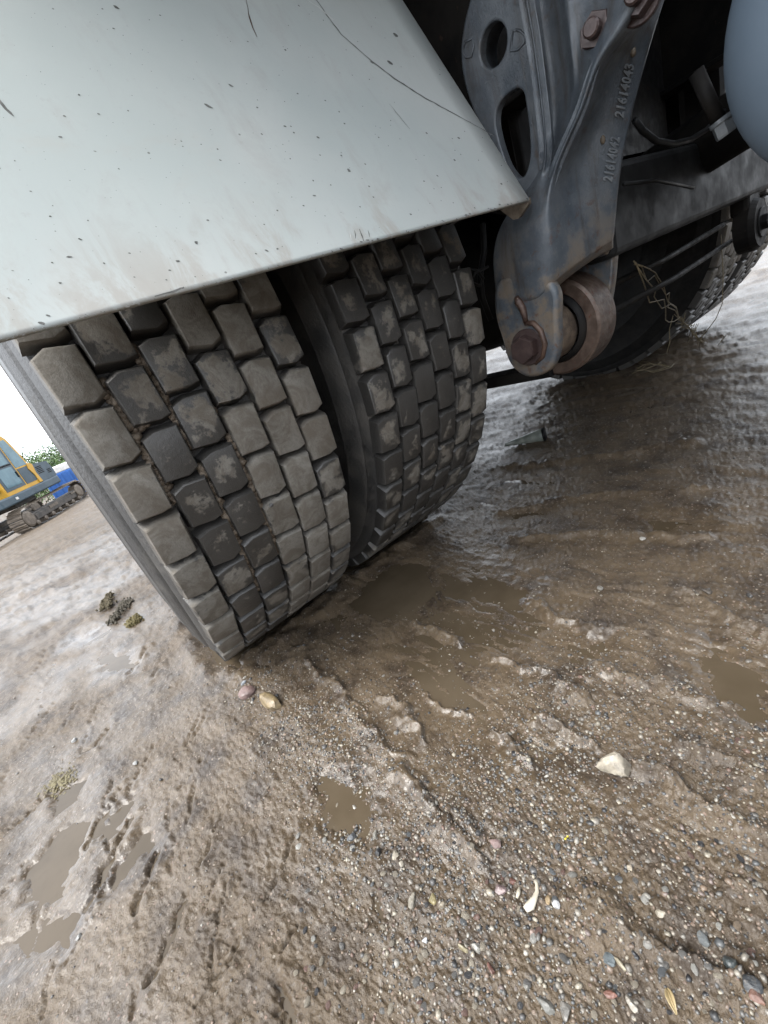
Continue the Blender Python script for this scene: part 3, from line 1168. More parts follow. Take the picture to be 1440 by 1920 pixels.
R_.append([bm.verts.new(at(u, v, x=x)) for u, v, x in low0])
R_.append([bm.verts.new(at(u, v, x=x)) for u, v, x in low])
R_.append([bm.verts.new(at(u, v, x=x)) for u, v, x in inn])
for A, B in zip(R_[:-1], R_[1:]):
    for j in range(len(A) - 1):
        bm.faces.new((A[j], B[j], B[j + 1], A[j + 1]))
# the back: rim edge of the number face turned inwards
back = [bm.verts.new(v.co + Vector((.008, .055, .0))) for v in [r[-1] for r in R_]]
for i in range(len(R_) - 1):
    bm.faces.new((R_[i][-1], R_[i + 1][-1], back[i + 1], back[i]))
bracket = obj('suspension_bracket', bm, M_CAST, truck)
md = bracket.modifiers.new('sub', 'SUBSURF')
md.levels = md.render_levels = 3
cl = bracket.data.attributes.new('crease_edge', 'FLOAT', 'EDGE')
vn = len(rowsUV[0][1])
bm = bmesh.new()
bm.from_mesh(bracket.data)
bm.verts.ensure_lookup_table()
crl = bm.edges.layers.float.get('crease_edge') or bm.edges.layers.float.new('crease_edge')
nR = len(R_)
for e in bm.edges:
    i, j = sorted((e.verts[0].index, e.verts[1].index))
    if j < nR * vn:
        ri, ci = divmod(i, vn)
        rj, cj = divmod(j, vn)
        if ci == cj and ci == 9:
            e[crl] = .8
        if ci == cj and ci in (1, 4, 6) and ri < 8:
            e[crl] = .35
        if ri == rj == nR - 2:
            e[crl] = .8
bm.to_mesh(bracket.data)
bm.free()
md = bracket.modifiers.new('sol', 'SOLIDIFY')
md.thickness = .010
md.offset = -1
bracket['label'] = 'dark cast iron bracket with raised part numbers and rusty lower end'


def yz(u, v, x):
    p = at(u, v, x=x)
    return (p.y, p.z)


fl = smooth_loop([yz(u, v, XF) for u, v in [(990, -60), (905, -60), (880, 10), (868, 65), (866, 110), (872, 150), (884, 192), (902, 230), (922, 265), (938, 310), (952, 345), (980, 372), (1020, 372), (1030, 335), (1026, 270), (1014, 150), (1002, 60)]], 2)
hc = yz(924, 85, XF)
hole = [(hc[0] + .0255 * math.cos(t), hc[1] + .0255 * math.sin(t)) for t in np.linspace(0, 2 * math.pi, 40)[:-1]]
slot = smooth_loop([yz(u, v, XF) for u, v in [(972, 158), (984, 166), (989, 191), (995, 239), (998, 292), (992, 318), (984, 335), (970, 342), (950, 318), (936, 280), (927, 245), (925, 225), (928, 203), (939, 181), (958, 165)]], 2)
flange = curve_plate('flange_plate', [fl, hole, slot], XF + .008, .016, .003, M_CAST, bracket)
for p in flange.data.polygons:
    p.use_smooth = False
# rim of cast metal behind the hole
bm = bmesh.new()
lathe(bm, [(0.004, .0255), (.045, .0262), (.045, .031), (.004, .031)], (XF, hc[0], hc[1]), 40)
obj('hole_sleeve', bm, M_CAST, bracket)


def hexbolt(c, ax, rw, rh, hh, name='bolt', mat=None, parent=None, stub=None, spin=.3):
    """washer, hexagon head and stub along the direction ax"""
    bm = bmesh.new()
    z = Vector(ax).normalized()
    x = z.orthogonal().normalized()
    y = z.cross(x)

    def ring(n, r, h, ph=0.0):
        return [bm.verts.new(Vector(c) + z * h + (x * math.cos(ph + k * 2 * math.pi / n) + y * math.sin(ph + k * 2 * math.pi / n)) * r) for k in range(n)]

    def stack(rr):
        for A, B in zip(rr[:-1], rr[1:]):
            for k in range(len(A)):
                bm.faces.new((A[k], A[(k + 1) % len(A)], B[(k + 1) % len(A)], B[k]))
        bm.faces.new(rr[-1])
    stack([ring(24, rw, -.002), ring(24, rw, .0025), ring(24, rw * .95, .0038)])
    stack([ring(6, rh, .002, spin), ring(6, rh, .002 + hh * .86, spin), ring(6, rh * .93, .002 + hh, spin)])
    if stub:
        stack([ring(14, stub[0], hh), ring(14, stub[0], hh + stub[1] * .85), ring(14, stub[0] * .8, hh + stub[1])])
    o = obj(name, bm, mat or M_BOLT, parent or truck, smooth=False)
    return auto_smooth(o, 30)


hexbolt(at(1124, 60, x=.572), (-1, -.12, .05), .0225, .0180, .0150, 'bolt', M_BOLT, bracket, (.0095, .014))
hexbolt(at(1202, -2, x=.572), (-1, -.12, .05), .0225, .0180, .0150, 'bolt', M_BOLT, bracket, (.0095, .014))


# raised marks beside the hole
def dmark(pts, r=.0016):
    bm = bmesh.new()
    tube(bm, [at(u, v, x=XF - .0005) for u, v in pts], r, 6)
    obj('raised_mark', bm, M_CAST, bracket)


dmark([(968, 56), (961, 58), (958, 96), (971, 93), (983, 80), (984, 66), (976, 58), (968, 56)])
dmark([(886, 72), (872, 78), (868, 98), (874, 108), (884, 106), (888, 88), (886, 72)])


# embossed part numbers on the front face
from mathutils.bvhtree import BVHTree
bpy.context.view_layer.update()
DG = bpy.context.evaluated_depsgraph_get()
BV = BVHTree.FromObject(bracket, DG)


def hit(u, v):
    d = (CR * ((u - 720) / FPX) - CU * ((v - 960) / FPX) + CF).normalized()
    p, n, i, dd = BV.ray_cast(CP, d)
    return p


def emboss(txt, A2, B2, side, hpx):
    """lettering raised from the casting along the line A2-B2, letter tops towards side"""
    cu = bpy.data.curves.new('part_number', 'FONT')
    cu.body = txt
    cu.size = 1
    cu.resolution_u = 3
    cu.extrude = .06
    cu.offset = .012
    cu.bevel_depth = .03
    cu.bevel_resolution = 1
    cu.space_character = 1.1
    t = bpy.data.objects.new('part_number', cu)
    COL.objects.link(t)
    me = bpy.data.meshes.new_from_object(t.evaluated_get(bpy.context.evaluated_depsgraph_get()))
    bpy.data.objects.remove(t)
    xv = [v.co.x for v in me.vertices]
    x0, x1 = min(xv), max(xv)
    A2, B2 = Vector(A2), Vector(B2)
    e = B2 - A2
    n2 = Vector(side).normalized()
    for v in me.vertices:
        f = (v.co.x - x0) / (x1 - x0)
        q = A2 + e * f + n2 * (v.co.y / .72 * hpx)
        p = hit(q.x, q.y)
        if p is None:
            p = hit(A2.x + e.x * f, A2.y + e.y * f) or at(q.x, q.y, x=.65)
        v.co = p + (CP - p).normalized() * (.0006 + .014 * (v.co.z + .03))
    me.materials.clear()
    me.materials.append(M_WORN)
    o = bpy.data.objects.new('part_number', me)
    return link(o, bracket)


emboss('21614042', (1147, 342), (1162, 258), (-1, -.22), 17)
emboss('21614043', (1168, 222), (1189, 122), (-1, -.22), 17)
# cast lugs scuffed bright
for (u, v) in ((1187, 97), (1130, 262)):
    pp = hit(u, v)
    bm = bmesh.new()
    g = bmesh.ops.create_icosphere(bm, subdivisions=2, radius=.0036)
    bmesh.ops.transform(bm, matrix=Matrix.Translation(pp) @ Matrix.Diagonal((1, 1, 1.6, 1)), verts=g['verts'])
    obj('cast_lug', bm, M_TAB, bracket)

# lower cheek that carries the bolt, its inboard twin and the spring eye between them
XB = .530
ck = smooth_loop([yz(u, v, XB) for u, v in [(966, 528), (944, 530), (931, 540), (929, 562), (932, 600), (946, 640), (952, 672), (968, 694), (990, 704), (1020, 694), (1030, 678), (1036, 650), (1034, 610), (1034, 582), (1034, 556), (1024, 538), (1004, 528)]], 2)
ckm = curve_plate('cheek_plate', [ck], XB + .0150, .022, .008, M_CAST, bracket, 4)
for p in ckm.data.polygons:
    p.use_smooth = True
auto_smooth(ckm, 40)
XI = .690
ci = smooth_loop([yz(u, v, XI) for u, v in [(1100, 430), (1150, 430), (1147, 470), (1142, 540), (1128, 610), (1100, 650), (1070, 660), (1050, 620), (1060, 560), (1075, 500)]], 2)
curve_plate('cheek_plate', [ci], XI + .010, .020, .004, M_CAST, bracket)

BY, BZ = -.560, .386
bm = bmesh.new()
EX0, EX1 = .622, .684
lathe(bm, [(EX0 + .004, .060), (EX0, .063), (EX0, .081), (EX0 + .004, .0855), (EX1 - .004, .0855), (EX1, .081), (EX1, .063), (EX1 - .004, .060), (EX0 + .004, .060)], (0, BY, BZ), 64)
eye = obj('spring_eye', bm, M_EYE, truck)
auto_smooth(eye, 40)
bm = bmesh.new()
lathe(bm, [(.566, .020), (.566, .043), (.572, .049), (.612, .050), (.618, .046), (.618, .030), (.67, .030)], (0, BY, BZ), 48)
bush = obj('spring_bush', bm, M_BUSH, eye)
bm = bmesh.new()
lathe(bm, [(.616, .052), (.619, .061), (.665, .061)], (0, BY, BZ), 48)
obj('bush_sleeve', bm, M_DARK, eye)
# leaf of the spring running back under the axle
bm = bmesh.new()
pts = [(.64, BY + .02, BZ - .0735), (.64, -.30, BZ - .080), (.64, 0, BZ - .088), (.64, .35, BZ - .085), (.64, .70, BZ - .05)]
for (a, b) in zip(pts[:-1], pts[1:]):
    a, b = Vector(a), Vector(b)
    d = b - a
    rot = Matrix.Rotation(math.atan2(d.z, d.y), 3, 'X')
    box(bm, (a + b) / 2, (.055, d.length + .004, .024), rot, .004)
obj('leaf_spring', bm, M_DARK, truck, smooth=False)
hexbolt(at(990, 651, x=XB + .0035), (-1, -.10, .02), .0315, .0235, .022, 'bolt', M_BOLT, bracket, spin=.2)
# lock plate hook above the bolt head
bm = bmesh.new()
tube(bm, [at(u, v, x=XB + .002) for u, v in [(968, 556), (972, 566), (980, 578), (984, 592), (986, 604)]], [.004, .007, .0065, .005, .004], 8)
tube(bm, [at(u, v, x=XB + .003) for u, v in [(985, 606), (1000, 606), (1014, 620), (1022, 645), (1018, 668), (1004, 682)]], [.004, .005, .005, .005, .004, .003], 8)
obj('lock_tab', bm, M_RUST, bracket)

# ---- chassis behind: rail, cross beam, hub of the far link, axle, pipes and body floor
bm = bmesh.new()
box(bm, (.73, .8, .90), (.012, 6.0, .27), None, .002)
box(bm, (.765, .8, 1.030), (.07, 6.0, .010), None, .002)
box(bm, (.765, .8, .770), (.07, 6.0, .010), None, .002)
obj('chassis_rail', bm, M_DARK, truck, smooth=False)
bm = bmesh.new()
box(bm, (1.47, .8, .90), (.012, 6.0, .27), None, .002)
box(bm, (1.435, .8, 1.030), (.07, 6.0, .010), None, .002)
box(bm, (1.435, .8, .770), (.07, 6.0, .010), None, .002)
obj('chassis_rail', bm, M_DARK, truck, smooth=False)
bm = bmesh.new()
box(bm, (1.16, -.632, .535), (.98, .056, .135), None, .012, 3)
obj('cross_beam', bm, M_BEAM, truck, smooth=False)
bm = bmesh.new()
tube(bm, [(.2, 0, ZC), (2.0, 0, ZC)], .065, 20)
g = bmesh.ops.create_uvsphere(bm, u_segments=24, v_segments=14, radius=.20)
bmesh.ops.transform(bm, matrix=Matrix.Translation((1.10, -.03, ZC)), verts=g['verts'])
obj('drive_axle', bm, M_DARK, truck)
bm = bmesh.new()
box(bm, (1.10, -.46, .84), (.66, .02, .40), None, .004)
box(bm, (1.10, -.43, .65), (.66, .08, .02), None, .004)
obj('added_cross_member', bm, M_DARK, truck, smooth=False)  # dark plate added to shut out bright ground beyond the chassis
bm = bmesh.new()
lathe(bm, [(1.68, .66), (2.36, .66), (2.36, .655), (1.68, .655)], (0, 0, ZC), 40, .45, math.pi - .3)
obj('mudguard', bm, M_DARK, truck)  # far-side mudguard, added to hide the bright ground behind it
bm = bmesh.new()
tube(bm, [(1.10, -.22, .52), (1.10, -1.0, .66), (1.10, -2.2, .72)], .055, 20)
obj('prop_shaft', bm, M_DARK, truck)
hubc = Vector((1.395, -.655, .402))
bm = bmesh.new()
tube(bm, [hubc + Vector((0, .03, 0)), hubc, hubc + Vector((0, -.012, 0))], [.060, .060, .053], 28)
box(bm, hubc + Vector((0, .02, .09)), (.09, .04, .12), None, .01)
hub = obj('link_mount', bm, M_DARK, truck, smooth=False)
auto_smooth(hub, 40)
hexbolt(hubc + Vector((0, -.012, 0)), (0, -1, 0), .034, .019, .014, 'bolt', M_BEAM, hub)
for k, (z0, z1, y) in enumerate(((.420, .427, -.60), (.377, .384, -.615))):
    bm = bmesh.new()
    tube(bm, [(.70, y, z0), (1.0, y, z0 - .004), (1.36, y, z1)], .006, 8)
    obj('brake_pipe', bm, M_DARK, truck)
bm = bmesh.new()
for x in (.10, .352, .62, .95, 1.30, 1.7):
    box(bm, (x, 1.55, 1.115), (.05, 5.0, .07), None, .004)
for y in np.arange(-.9, 3.9, .55):
    box(bm, (1.10, y, 1.175), (2.48, .06, .07), None, .004)
box(bm, (1.10, 1.55, 1.225), (2.50, 5.1, .03), None, .004)
box(bm, (-.145, 1.55, 1.275), (.03, 5.1, .14), None, .004)
obj('body_floor', bm, M_BODY, truck, smooth=False)
# unseen front end of the truck, added to block sky light from ahead
bm = bmesh.new()
box(bm, (1.10, -2.3, .82), (.52, 1.5, .56), None, .08, 3)
tube(bm, [(1.10, -1.45, .74), (1.10, -1.7, .78)], [.16, .24], 24)
obj('unseen_gearbox', bm, M_DARK, truck, smooth=False)
bm = bmesh.new()
box(bm, (1.98, -2.0, .72), (.62, 1.5, .60), None, .10, 4)
obj('unseen_fuel_tank', bm, M_BEAM, truck, smooth=False)
bm = bmesh.new()
box(bm, (.45, -2.1, .86), (.42, .75, .40), None, .03, 2)
obj('unseen_battery_box', bm, M_BEAM, truck, smooth=False)
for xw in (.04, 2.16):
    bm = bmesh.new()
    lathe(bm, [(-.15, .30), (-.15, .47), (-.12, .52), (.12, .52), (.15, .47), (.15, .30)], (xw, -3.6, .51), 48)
    obj('unseen_front_tyre', bm, M_RUBD, truck)
bm = bmesh.new()
box(bm, (1.10, -3.6, .48), (1.9, .12, .14), None, .02)
obj('unseen_front_axle', bm, M_DARK, truck, smooth=False)
bm = bmesh.new()
box(bm, (1.10, -4.9, .62), (2.46, .12, .72), None, .04)
obj('unseen_bumper', bm, M_BEAM, truck, smooth=False)
bm = bmesh.new()
box(bm, (1.565, -.52, .78), (.15, .10, .60), None, .02)
box(bm, (1.66, -.50, .95), (.10, .06, .40), None, .02)
obj('added_far_bracket', bm, M_DARK, truck, smooth=False)  # dark boxes added to close the bright gap inside the far wheels
# bolt hanging under the rail
bs = at(1352, 246, y=-.80)
hexbolt(bs + Vector((0, 0, .012)), (.15, -.25, -1), .0125, .0115, .018, 'bolt', M_WORN, truck)
bm = bmesh.new()
tube(bm, [bs + Vector((-.001, .002, .012)), bs + Vector((-.012, .02, .075))], .0085, 14)
obj('bracket_stub', bm, M_DARK, truck)
bm = bmesh.new()
tube(bm, [at(u, v, y=-.70) for u, v in [(1190, 225), (1205, 245), (1230, 264), (1262, 270), (1295, 262), (1325, 243), (1352, 214), (1375, 190)]], .0045, 8)
tube(bm, [at(u, v, y=-.68) for u, v in [(1170, 345), (1230, 338), (1300, 352)]], .003, 6)
obj('cable', bm, M_BEAM, truck)
# hoses hanging beside the bracket
bm = bmesh.new()
tube(bm, [at(u, v, y=-.42) for u, v in [(905, 420), (908, 470), (900, 520), (905, 560), (920, 600)]], .006, 8)
tube(bm, [at(u, v, y=-.45) for u, v in [(880, 505), (895, 508), (906, 522), (900, 536), (884, 530), (890, 512), (915, 500)]], .003, 6)
obj('air_hose', bm, M_DARK, truck)
# smooth blue grey reservoir at the near right
bm = bmesh.new()
prof = [(.002, 0.0001)]
prof = [(.085 * (1 - math.cos(a)) - .085 + 0, .16 * math.sin(a)) for a in np.linspace(.002, math.pi / 2, 18)]
prof = [(-(.085) * math.cos(a), .16 * math.sin(a)) for a in np.linspace(.002, math.pi / 2, 20)] + [(.02, .16), (.5, .16)] + [(.5 + .085 * math.sin(a), .16 * math.cos(a)) for a in np.linspace(0, math.pi / 2 - .002, 14)]
TANK = Vector((.58, -1.0, .61))
lathe(bm, prof, TANK, 72)
obj('air_reservoir', bm, M_TANK, truck)

# ------------------------------------------------------------------ loose things on the ground
LAND = []


def rock(name, uv, size, color, label, cat='stone', group=None, seed=0, flat=.6, rz=None, sink=.35, mat=None, sub=2, rough=.28):
    rnd = random.Random(seed)
    size = (size[0] * .60, size[1] * .60)
    p = at(*uv, z=0)
    flat *= 1.25
    bm = bmesh.new()
    sub = 3
    bmesh.ops.create_icosphere(bm, subdivisions=sub, radius=1)
    ax = [Vector((rnd.gauss(0, 1), rnd.gauss(0, 1), rnd.gauss(0, 1))).normalized() for _ in range(15)]
    of = [rnd.uniform(.5, .9) for _ in ax]
    for v in bm.verts:
        c = v.co.normalized()
        k = 1.0
        for a, f in zip(ax, of):
            d = c.dot(a)
            if d > f:
                k = min(k, f / d)
        k *= 1 + rnd.uniform(-rough, rough) * .12
        v.co = c * k
    for v in bm.verts:
        v.co = Vector((v.co.x * size[0], v.co.y * size[1], v.co.z * (size[0] + size[1]) / 2 * flat))
    zz = max(zat(p.x, p.y), -.0035)
    o = obj(name, bm, mat or M_STONE, smooth=True, loc=(p.x, p.y, zz + (size[0] + size[1]) / 2 * flat * (1 - 2 * sink)))
    o.rotation_euler = (rnd.uniform(-.2, .2), rnd.uniform(-.2, .2), rz if rz is not None else rnd.uniform(0, 6.28))
    o.color = (*[k * .47 for k in color], 1)
    auto_smooth(o, 28)
    LAND.append((label, p.x, p.y))
    tag(o, label, cat, group)
    return o


def px(uv, n):
    """length on the ground that spans n photograph pixels at uv"""
    return (at(uv[0] + 1, uv[1], z=0) - at(uv[0], uv[1], z=0)).length * n


YEL, PINK, WHT = (.40, .30, .16), (.30, .20, .18), (.52, .46, .36)
GREY, DK, RED, TAN, BLU = (.20, .19, .18), (.045, .047, .05), (.22, .10, .075), (.34, .26, .18), (.135, .145, .155)
rock('stone', (510, 1322), (.024, .052), YEL, 'ochre yellow stone just in front of the outer tyre', seed=2, rz=.25, sub=3, flat=.55)
rock('stone', (466, 1302), (.024, .028), PINK, 'pinkish rounded stone left of the ochre yellow stone', seed=3, sub=3)
rock('stone', (459, 1284), (.008, .012), (.40, .43, .46), 'small pale blue-grey stone behind the pinkish rounded stone', seed=4)
rock('stone', (1157, 1447), (.030, .034), WHT, 'big pale angular stone in the mud, largest stone in view', seed=25, sub=3, rz=.9, flat=.72, sink=.2)
rock('stone', (1206, 1014), (.010, .012), (.60, .58, .53), 'white pebble alone on the brown mud under the truck', seed=6)
rock('stone', (932, 1587), (.0085, .012), (.36, .25, .23), 'pink-grey pebble at the upper edge of the gravel', seed=7)
rock('stone', (961, 1653), (.0055, .0065), RED, 'dark red pebble above left of the bone splinter', seed=8)
rock('stone', (938, 1672), (.011, .013), (.33, .24, .23), 'flat pinkish pebble left of the bone splinter', seed=9, flat=.4)
rock('stone', (813, 1690), (.0075, .0085), (.34, .28, .13), 'greenish yellow pebble beside a pale chip', seed=10, sub=3)
rock('stone', (834, 1702), (.0085, .0065), (.46, .39, .29), 'pale chip of stone right of the greenish yellow pebble', seed=11)
rock('stone', (776, 1697), (.009, .014), (.38, .34, .27), 'long pale stone left of the greenish yellow pebble', seed=12)
rock('stone', (711, 1603), (.0075, .011), DK, 'round black pebble left of the cream pebbles', seed=13, sub=3)
rock('stone', (743, 1607), (.0085, .010), (.50, .44, .34), 'larger cream pebble right of the black pebble', seed=14)
rock('stone', (756, 1624), (.006, .006), (.52, .47, .38), 'small cream pebble touching the larger cream one', seed=15)
rock('stone', (660, 1572), (.012, .007), BLU, 'blue-grey slaty pebble at the small puddle edge', seed=16)
rock('stone', (703, 1568), (.010, .0048), (.53, .50, .43), 'white oblong chip right of the blue-grey pebble', seed=17)
rock('stone', (800, 1767), (.0055, .0055), (.66, .67, .68), 'bright white pebble in the gravel below the yellow one', seed=18)
rock('stone', (872, 1782), (.0045, .012), (.40, .34, .20), 'slender olive-cream pebble beside a white flat one', seed=19, rz=.3)
rock('stone', (894, 1780), (.0085, .006), (.56, .54, .48), 'flat whitish pebble right of the slender olive one', seed=20)
rock('stone', (923, 1822), (.005, .0085), RED, 'brick red pebble in the gravel below the bone splinter', seed=21)
rock('stone', (1145, 1868), (.0055, .0095), (.27, .12, .085), 'orange-red pebble left of the fallen leaf', seed=22)
rock('stone', (1421, 1888), (.008, .008), (.28, .15, .11), 'terracotta pebble at the right border of the photo', seed=23)
rock('stone', (1188, 1890), (.0055, .010), (.55, .50, .42), 'long white stone directly left of the fallen leaf', seed=24, rz=-.3)
rock('stone', (1027, 1890), (.009, .015), (.24, .235, .21), 'flat grey-green pebble, larger of a grey pair', seed=25, sub=3, flat=.4)
rock('stone', (1061, 1898), (.0085, .012), (.26, .245, .22), 'grey pebble right of the flat grey-green one', seed=26, sub=3, flat=.4)
rock('stone', (1370, 1818), (.008, .011), (.07, .085, .085), 'dark slate pebble lying at the edge of the right wheel rut', seed=27, rz=.5)
rock('stone', (1408, 1862), (.009, .012), (.05, .055, .06), 'blackest flat stone beside the terracotta pebble', seed=28, rz=.5, flat=.4)
rock('stone', (1003, 1756), (.0065, .0075), (.42, .30, .25), 'salmon coloured pebble below the bone splinter', seed=29)
rock('stone', (1044, 1702), (.0065, .0060), (.60, .60, .60), 'round white pebble right of the bone splinter', seed=30, sub=3)
rock('stone', (1030, 1690), (.006, .007), (.44, .32, .18), 'amber pebble between the bone splinter and the round white pebble', seed=31)
rock('stone', (1180, 1632), (.0065, .0065), (.55, .47, .35), 'cream pebble alone right of the yellow petal', seed=32)
rock('stone', (1240, 1720), (.0045, .0085), (.56, .50, .39), 'thin cream chip on the streaked mud ridge', seed=33)
rock('stone', (1145, 1808), (.008, .013), (.17, .20, .21), 'bluish stone with a cream sliver beside it', seed=34, rz=.4)
rock('stone', (1162, 1812), (.0035, .011), (.48, .42, .30), 'cream sliver of stone leaning on the bluish stone', seed=35, rz=-.2)
rock('stone', (1320, 1768), (.009, .008), (.20, .215, .215), 'lighter slate pebble up the rut from the dark slate pebble', seed=36)
rock('stone', (1125, 1106), (.009, .010), (.36, .34, .30), 'grey pebble on bare mud midway under the truck', seed=37)
rock('stone', (1325, 1112), (.012, .010), (.11, .09, .07), 'mud coated stone right of the grey pebble', seed=38)
rock('stone', (148, 1757), (.007, .0065), (.52, .52, .50), 'white pebble on the bare grey mud at the lower left', seed=39)
rock('stone', (141, 1388), (.012, .011), (.62, .62, .60), 'bright white chalky lump on the mud left of the tyre', seed=40)
rock('stone', (256, 1432), (.009, .009), (.56, .56, .54), 'smaller chalky lump below right of the bright white one', seed=41)
rock('stone', (302, 1463), (.0045, .0075), DK, 'black sliver of stone on the grey mud near a crack', seed=42)
rock('stone', (1405, 1117), (.010, .007), (.05, .05, .05), 'black oval pebble on the wet mud at the right edge', seed=43)

# moss tufts on the left
def tuft(uv, sx, sy, h, c1, label, seed, rz):
    rnd = random.Random(seed)
    p = at(*uv, z=0)
    bm = bmesh.new()
    heads = [(rnd.uniform(-.5, .5) * sx, rnd.uniform(-.6, .6) * sy, rnd.uniform(.45, 1) * h, rnd.uniform(.3, .6)) for _ in range(9)]
    for i in range(420):
        hx_, hy_, hh_, hr_ = rnd.choice(heads)
        x, y = hx_ + rnd.gauss(0, .5) * sx * hr_, hy_ + rnd.gauss(0, .42) * sy * hr_
        z = .5 * hh_ * rnd.random() * math.exp(-((x - hx_) / (sx * hr_ + .001)) ** 2)
        s = rnd.uniform(.0018, .0052)
        g = bmesh.ops.create_icosphere(bm, subdivisions=1, radius=s)
        for v in g['verts']:
            v.co = Vector((v.co.x * rnd.uniform(.6, 1.3), v.co.y * rnd.uniform(.6, 1.3), v.co.z * rnd.uniform(.6, 1.4))) + Vector((x, y, z))
    m = simple('moss', tuple(k * .6 for k in c1), c1, 160, (.7, .9), .6, .002)
    o = obj('moss_tuft', bm, m, smooth=False, loc=(p.x, p.y, zat(p.x, p.y)))
    o.rotation_euler = (0, 0, rz)
    tag(o, label, 'moss', 'moss tufts left of the tyre')


tuft((208, 1128), .032, .085, .022, (.085, .068, .036), 'farthest brownish moss tuft on the mud left of the tyre', 1, -.25)
tuft((228, 1146), .034, .080, .026, (.070, .060, .042), 'grey-brown middle moss tuft, longest of the three by the tyre', 2, -.3)
tuft((251, 1167), .028, .034, .028, (.11, .088, .030), 'yellowest and roundest moss tuft, nearest to the tyre', 3, 0)

# yellowish patch of algae by the left puddle
bm = bmesh.new()
rnd = random.Random(4)
for i in range(420):
    u = rnd.gauss(112, 13)
    v = 1470 + (112 - u) * .55 + rnd.gauss(0, 9)
    p = at(u, v, z=0)
    g = bmesh.ops.create_icosphere(bm, subdivisions=1, radius=rnd.uniform(.0008, .0026))
    bmesh.ops.transform(bm, matrix=Matrix.Translation((p.x, p.y, max(zat(p.x, p.y), -.003) + .0006)) @ Matrix.Diagonal((1, 1, .35, 1)), verts=g['verts'])
o = obj('moss_patch', bm, simple('algae', (.085, .068, .030), (.125, .105, .048), 90, (.5, .7), .4, .001), smooth=False)
tag(o, 'flat yellow moss patch beside the puddles at left', 'moss')

# bone splinter
p = [at(u, v, z=.004) for u, v in [(1004, 1650), (1007, 1660), (1007, 1672), (1002, 1684), (994, 1696), (985, 1706)]]
bm = bmesh.new()
tube(bm, p, [.0020, .0015, .0018, .0030, .0042, .0024], 8)
for v in bm.verts:
    v.co.z = zat(v.co.x, v.co.y) + .002 + (v.co.z - .004) * .5
o = obj('bone_splinter', bm, simple('bone', (.30, .27, .21), (.40, .365, .30), 80, (.5, .7), .3, .001))
tag(o, 'curved cream bone splinter lying on the gravel', 'bone')
bm = bmesh.new()
tube(bm, [at(u, v, z=.003) for u, v in [(974, 1664), (972, 1674), (969, 1684)]], [.001, .002, .0012], 6)
o = obj('bone_splinter', bm, bpy.data.materials['bone'])
tag(o, 'thin short cream splinter just left of the curved one', 'bone')
# yellow petal
bm = bmesh.new()
c = at(1064, 1572, z=.004)
for k in range(3):
    a = k * 2.3 + .4
    g = bmesh.ops.create_icosphere(bm, subdivisions=1, radius=.0017)
    bmesh.ops.transform(bm, matrix=Matrix.Translation(c + Vector((math.cos(a) * .0016, math.sin(a) * .0016, .001))) @ Matrix.Rotation(a, 4, 'Z') @ Matrix.Diagonal((1.2, .6, .3, 1)), verts=g['verts'])
o = obj('petal', bm, simple('petal_yellow', (.45, .35, .02), (.5, .42, .04), 50, (.5, .6), 0))
tag(o, 'tiny bright yellow petal on the gravel', 'petal')


# fallen leaf
def leaf(uv, L, wd, rz, label, colr):
    p = at(*uv, z=0)
    bm = bmesh.new()
    n, mrows = 14, []
    for i in range(n + 1):
        f = i / n
        w = wd * math.sin(math.pi * f ** .8) * (1 - .15 * f) + .0002
        row = []
        for j in range(5):
            s = (j - 2) / 2
            row.append(bm.verts.new((s * w, (f - .5) * L, .0045 + .003 * abs(s) ** 1.5 + .003 * math.sin(3 * f))))
        mrows.append(row)
    for A, B in zip(mrows[:-1], mrows[1:]):
        for j in range(4):
            bm.faces.new((A[j], A[j + 1], B[j + 1], B[j]))
    o = obj('leaf', bm, colr, loc=(p.x, p.y, max(zat(p.x, p.y), 0)))
    o.rotation_euler = (.05, .1, rz)
    md = o.modifiers.new('t', 'SOLIDIFY')
    md.thickness = .0006
    ms = bmesh.new()
    tube(ms, [(0, (i / 8 - .5) * L, .0052 + .003 * math.sin(3 * i / 8)) for i in range(9)], .0006, 6)
    obj('midrib', ms, colr, o)
    tag(o, label, 'leaf')


M_LEAF = simple('leaf_dry', (.20, .14, .055), (.30, .235, .13), 55, (.4, .6), .2, .001)
_d = at(1272, 1912, z=0) - at(1256, 1868, z=0)
leaf((1264, 1890), _d.length * 1.1, _d.length * .21, math.atan2(-_d.x, _d.y), 'tan fallen leaf on the gravel at the bottom edge', M_LEAF)

# tapered tube thrown away under the truck
a = at(947, 834, z=.012)
b = at(1018, 815, z=.020)
bm = bmesh.new()
d = (b - a)
tube(bm, [a, a + d * .5, a + d * .92, b, b + d * .01], [.006, .013, .021, .022, .021], 16)
o = obj('plastic_tube', bm, simple('tube_plastic', (.10, .115, .10), (.20, .21, .185), 30, (.3, .5), .2, .001))
tag(o, 'grey-green tapered tube lying on the mud behind the inner tyre', 'tube')
bm = bmesh.new()
tube(bm, [b + d * .0, b + d * .06], [.0225, .0225], 16)
obj('tube_rim', bm, M_DARK, o)

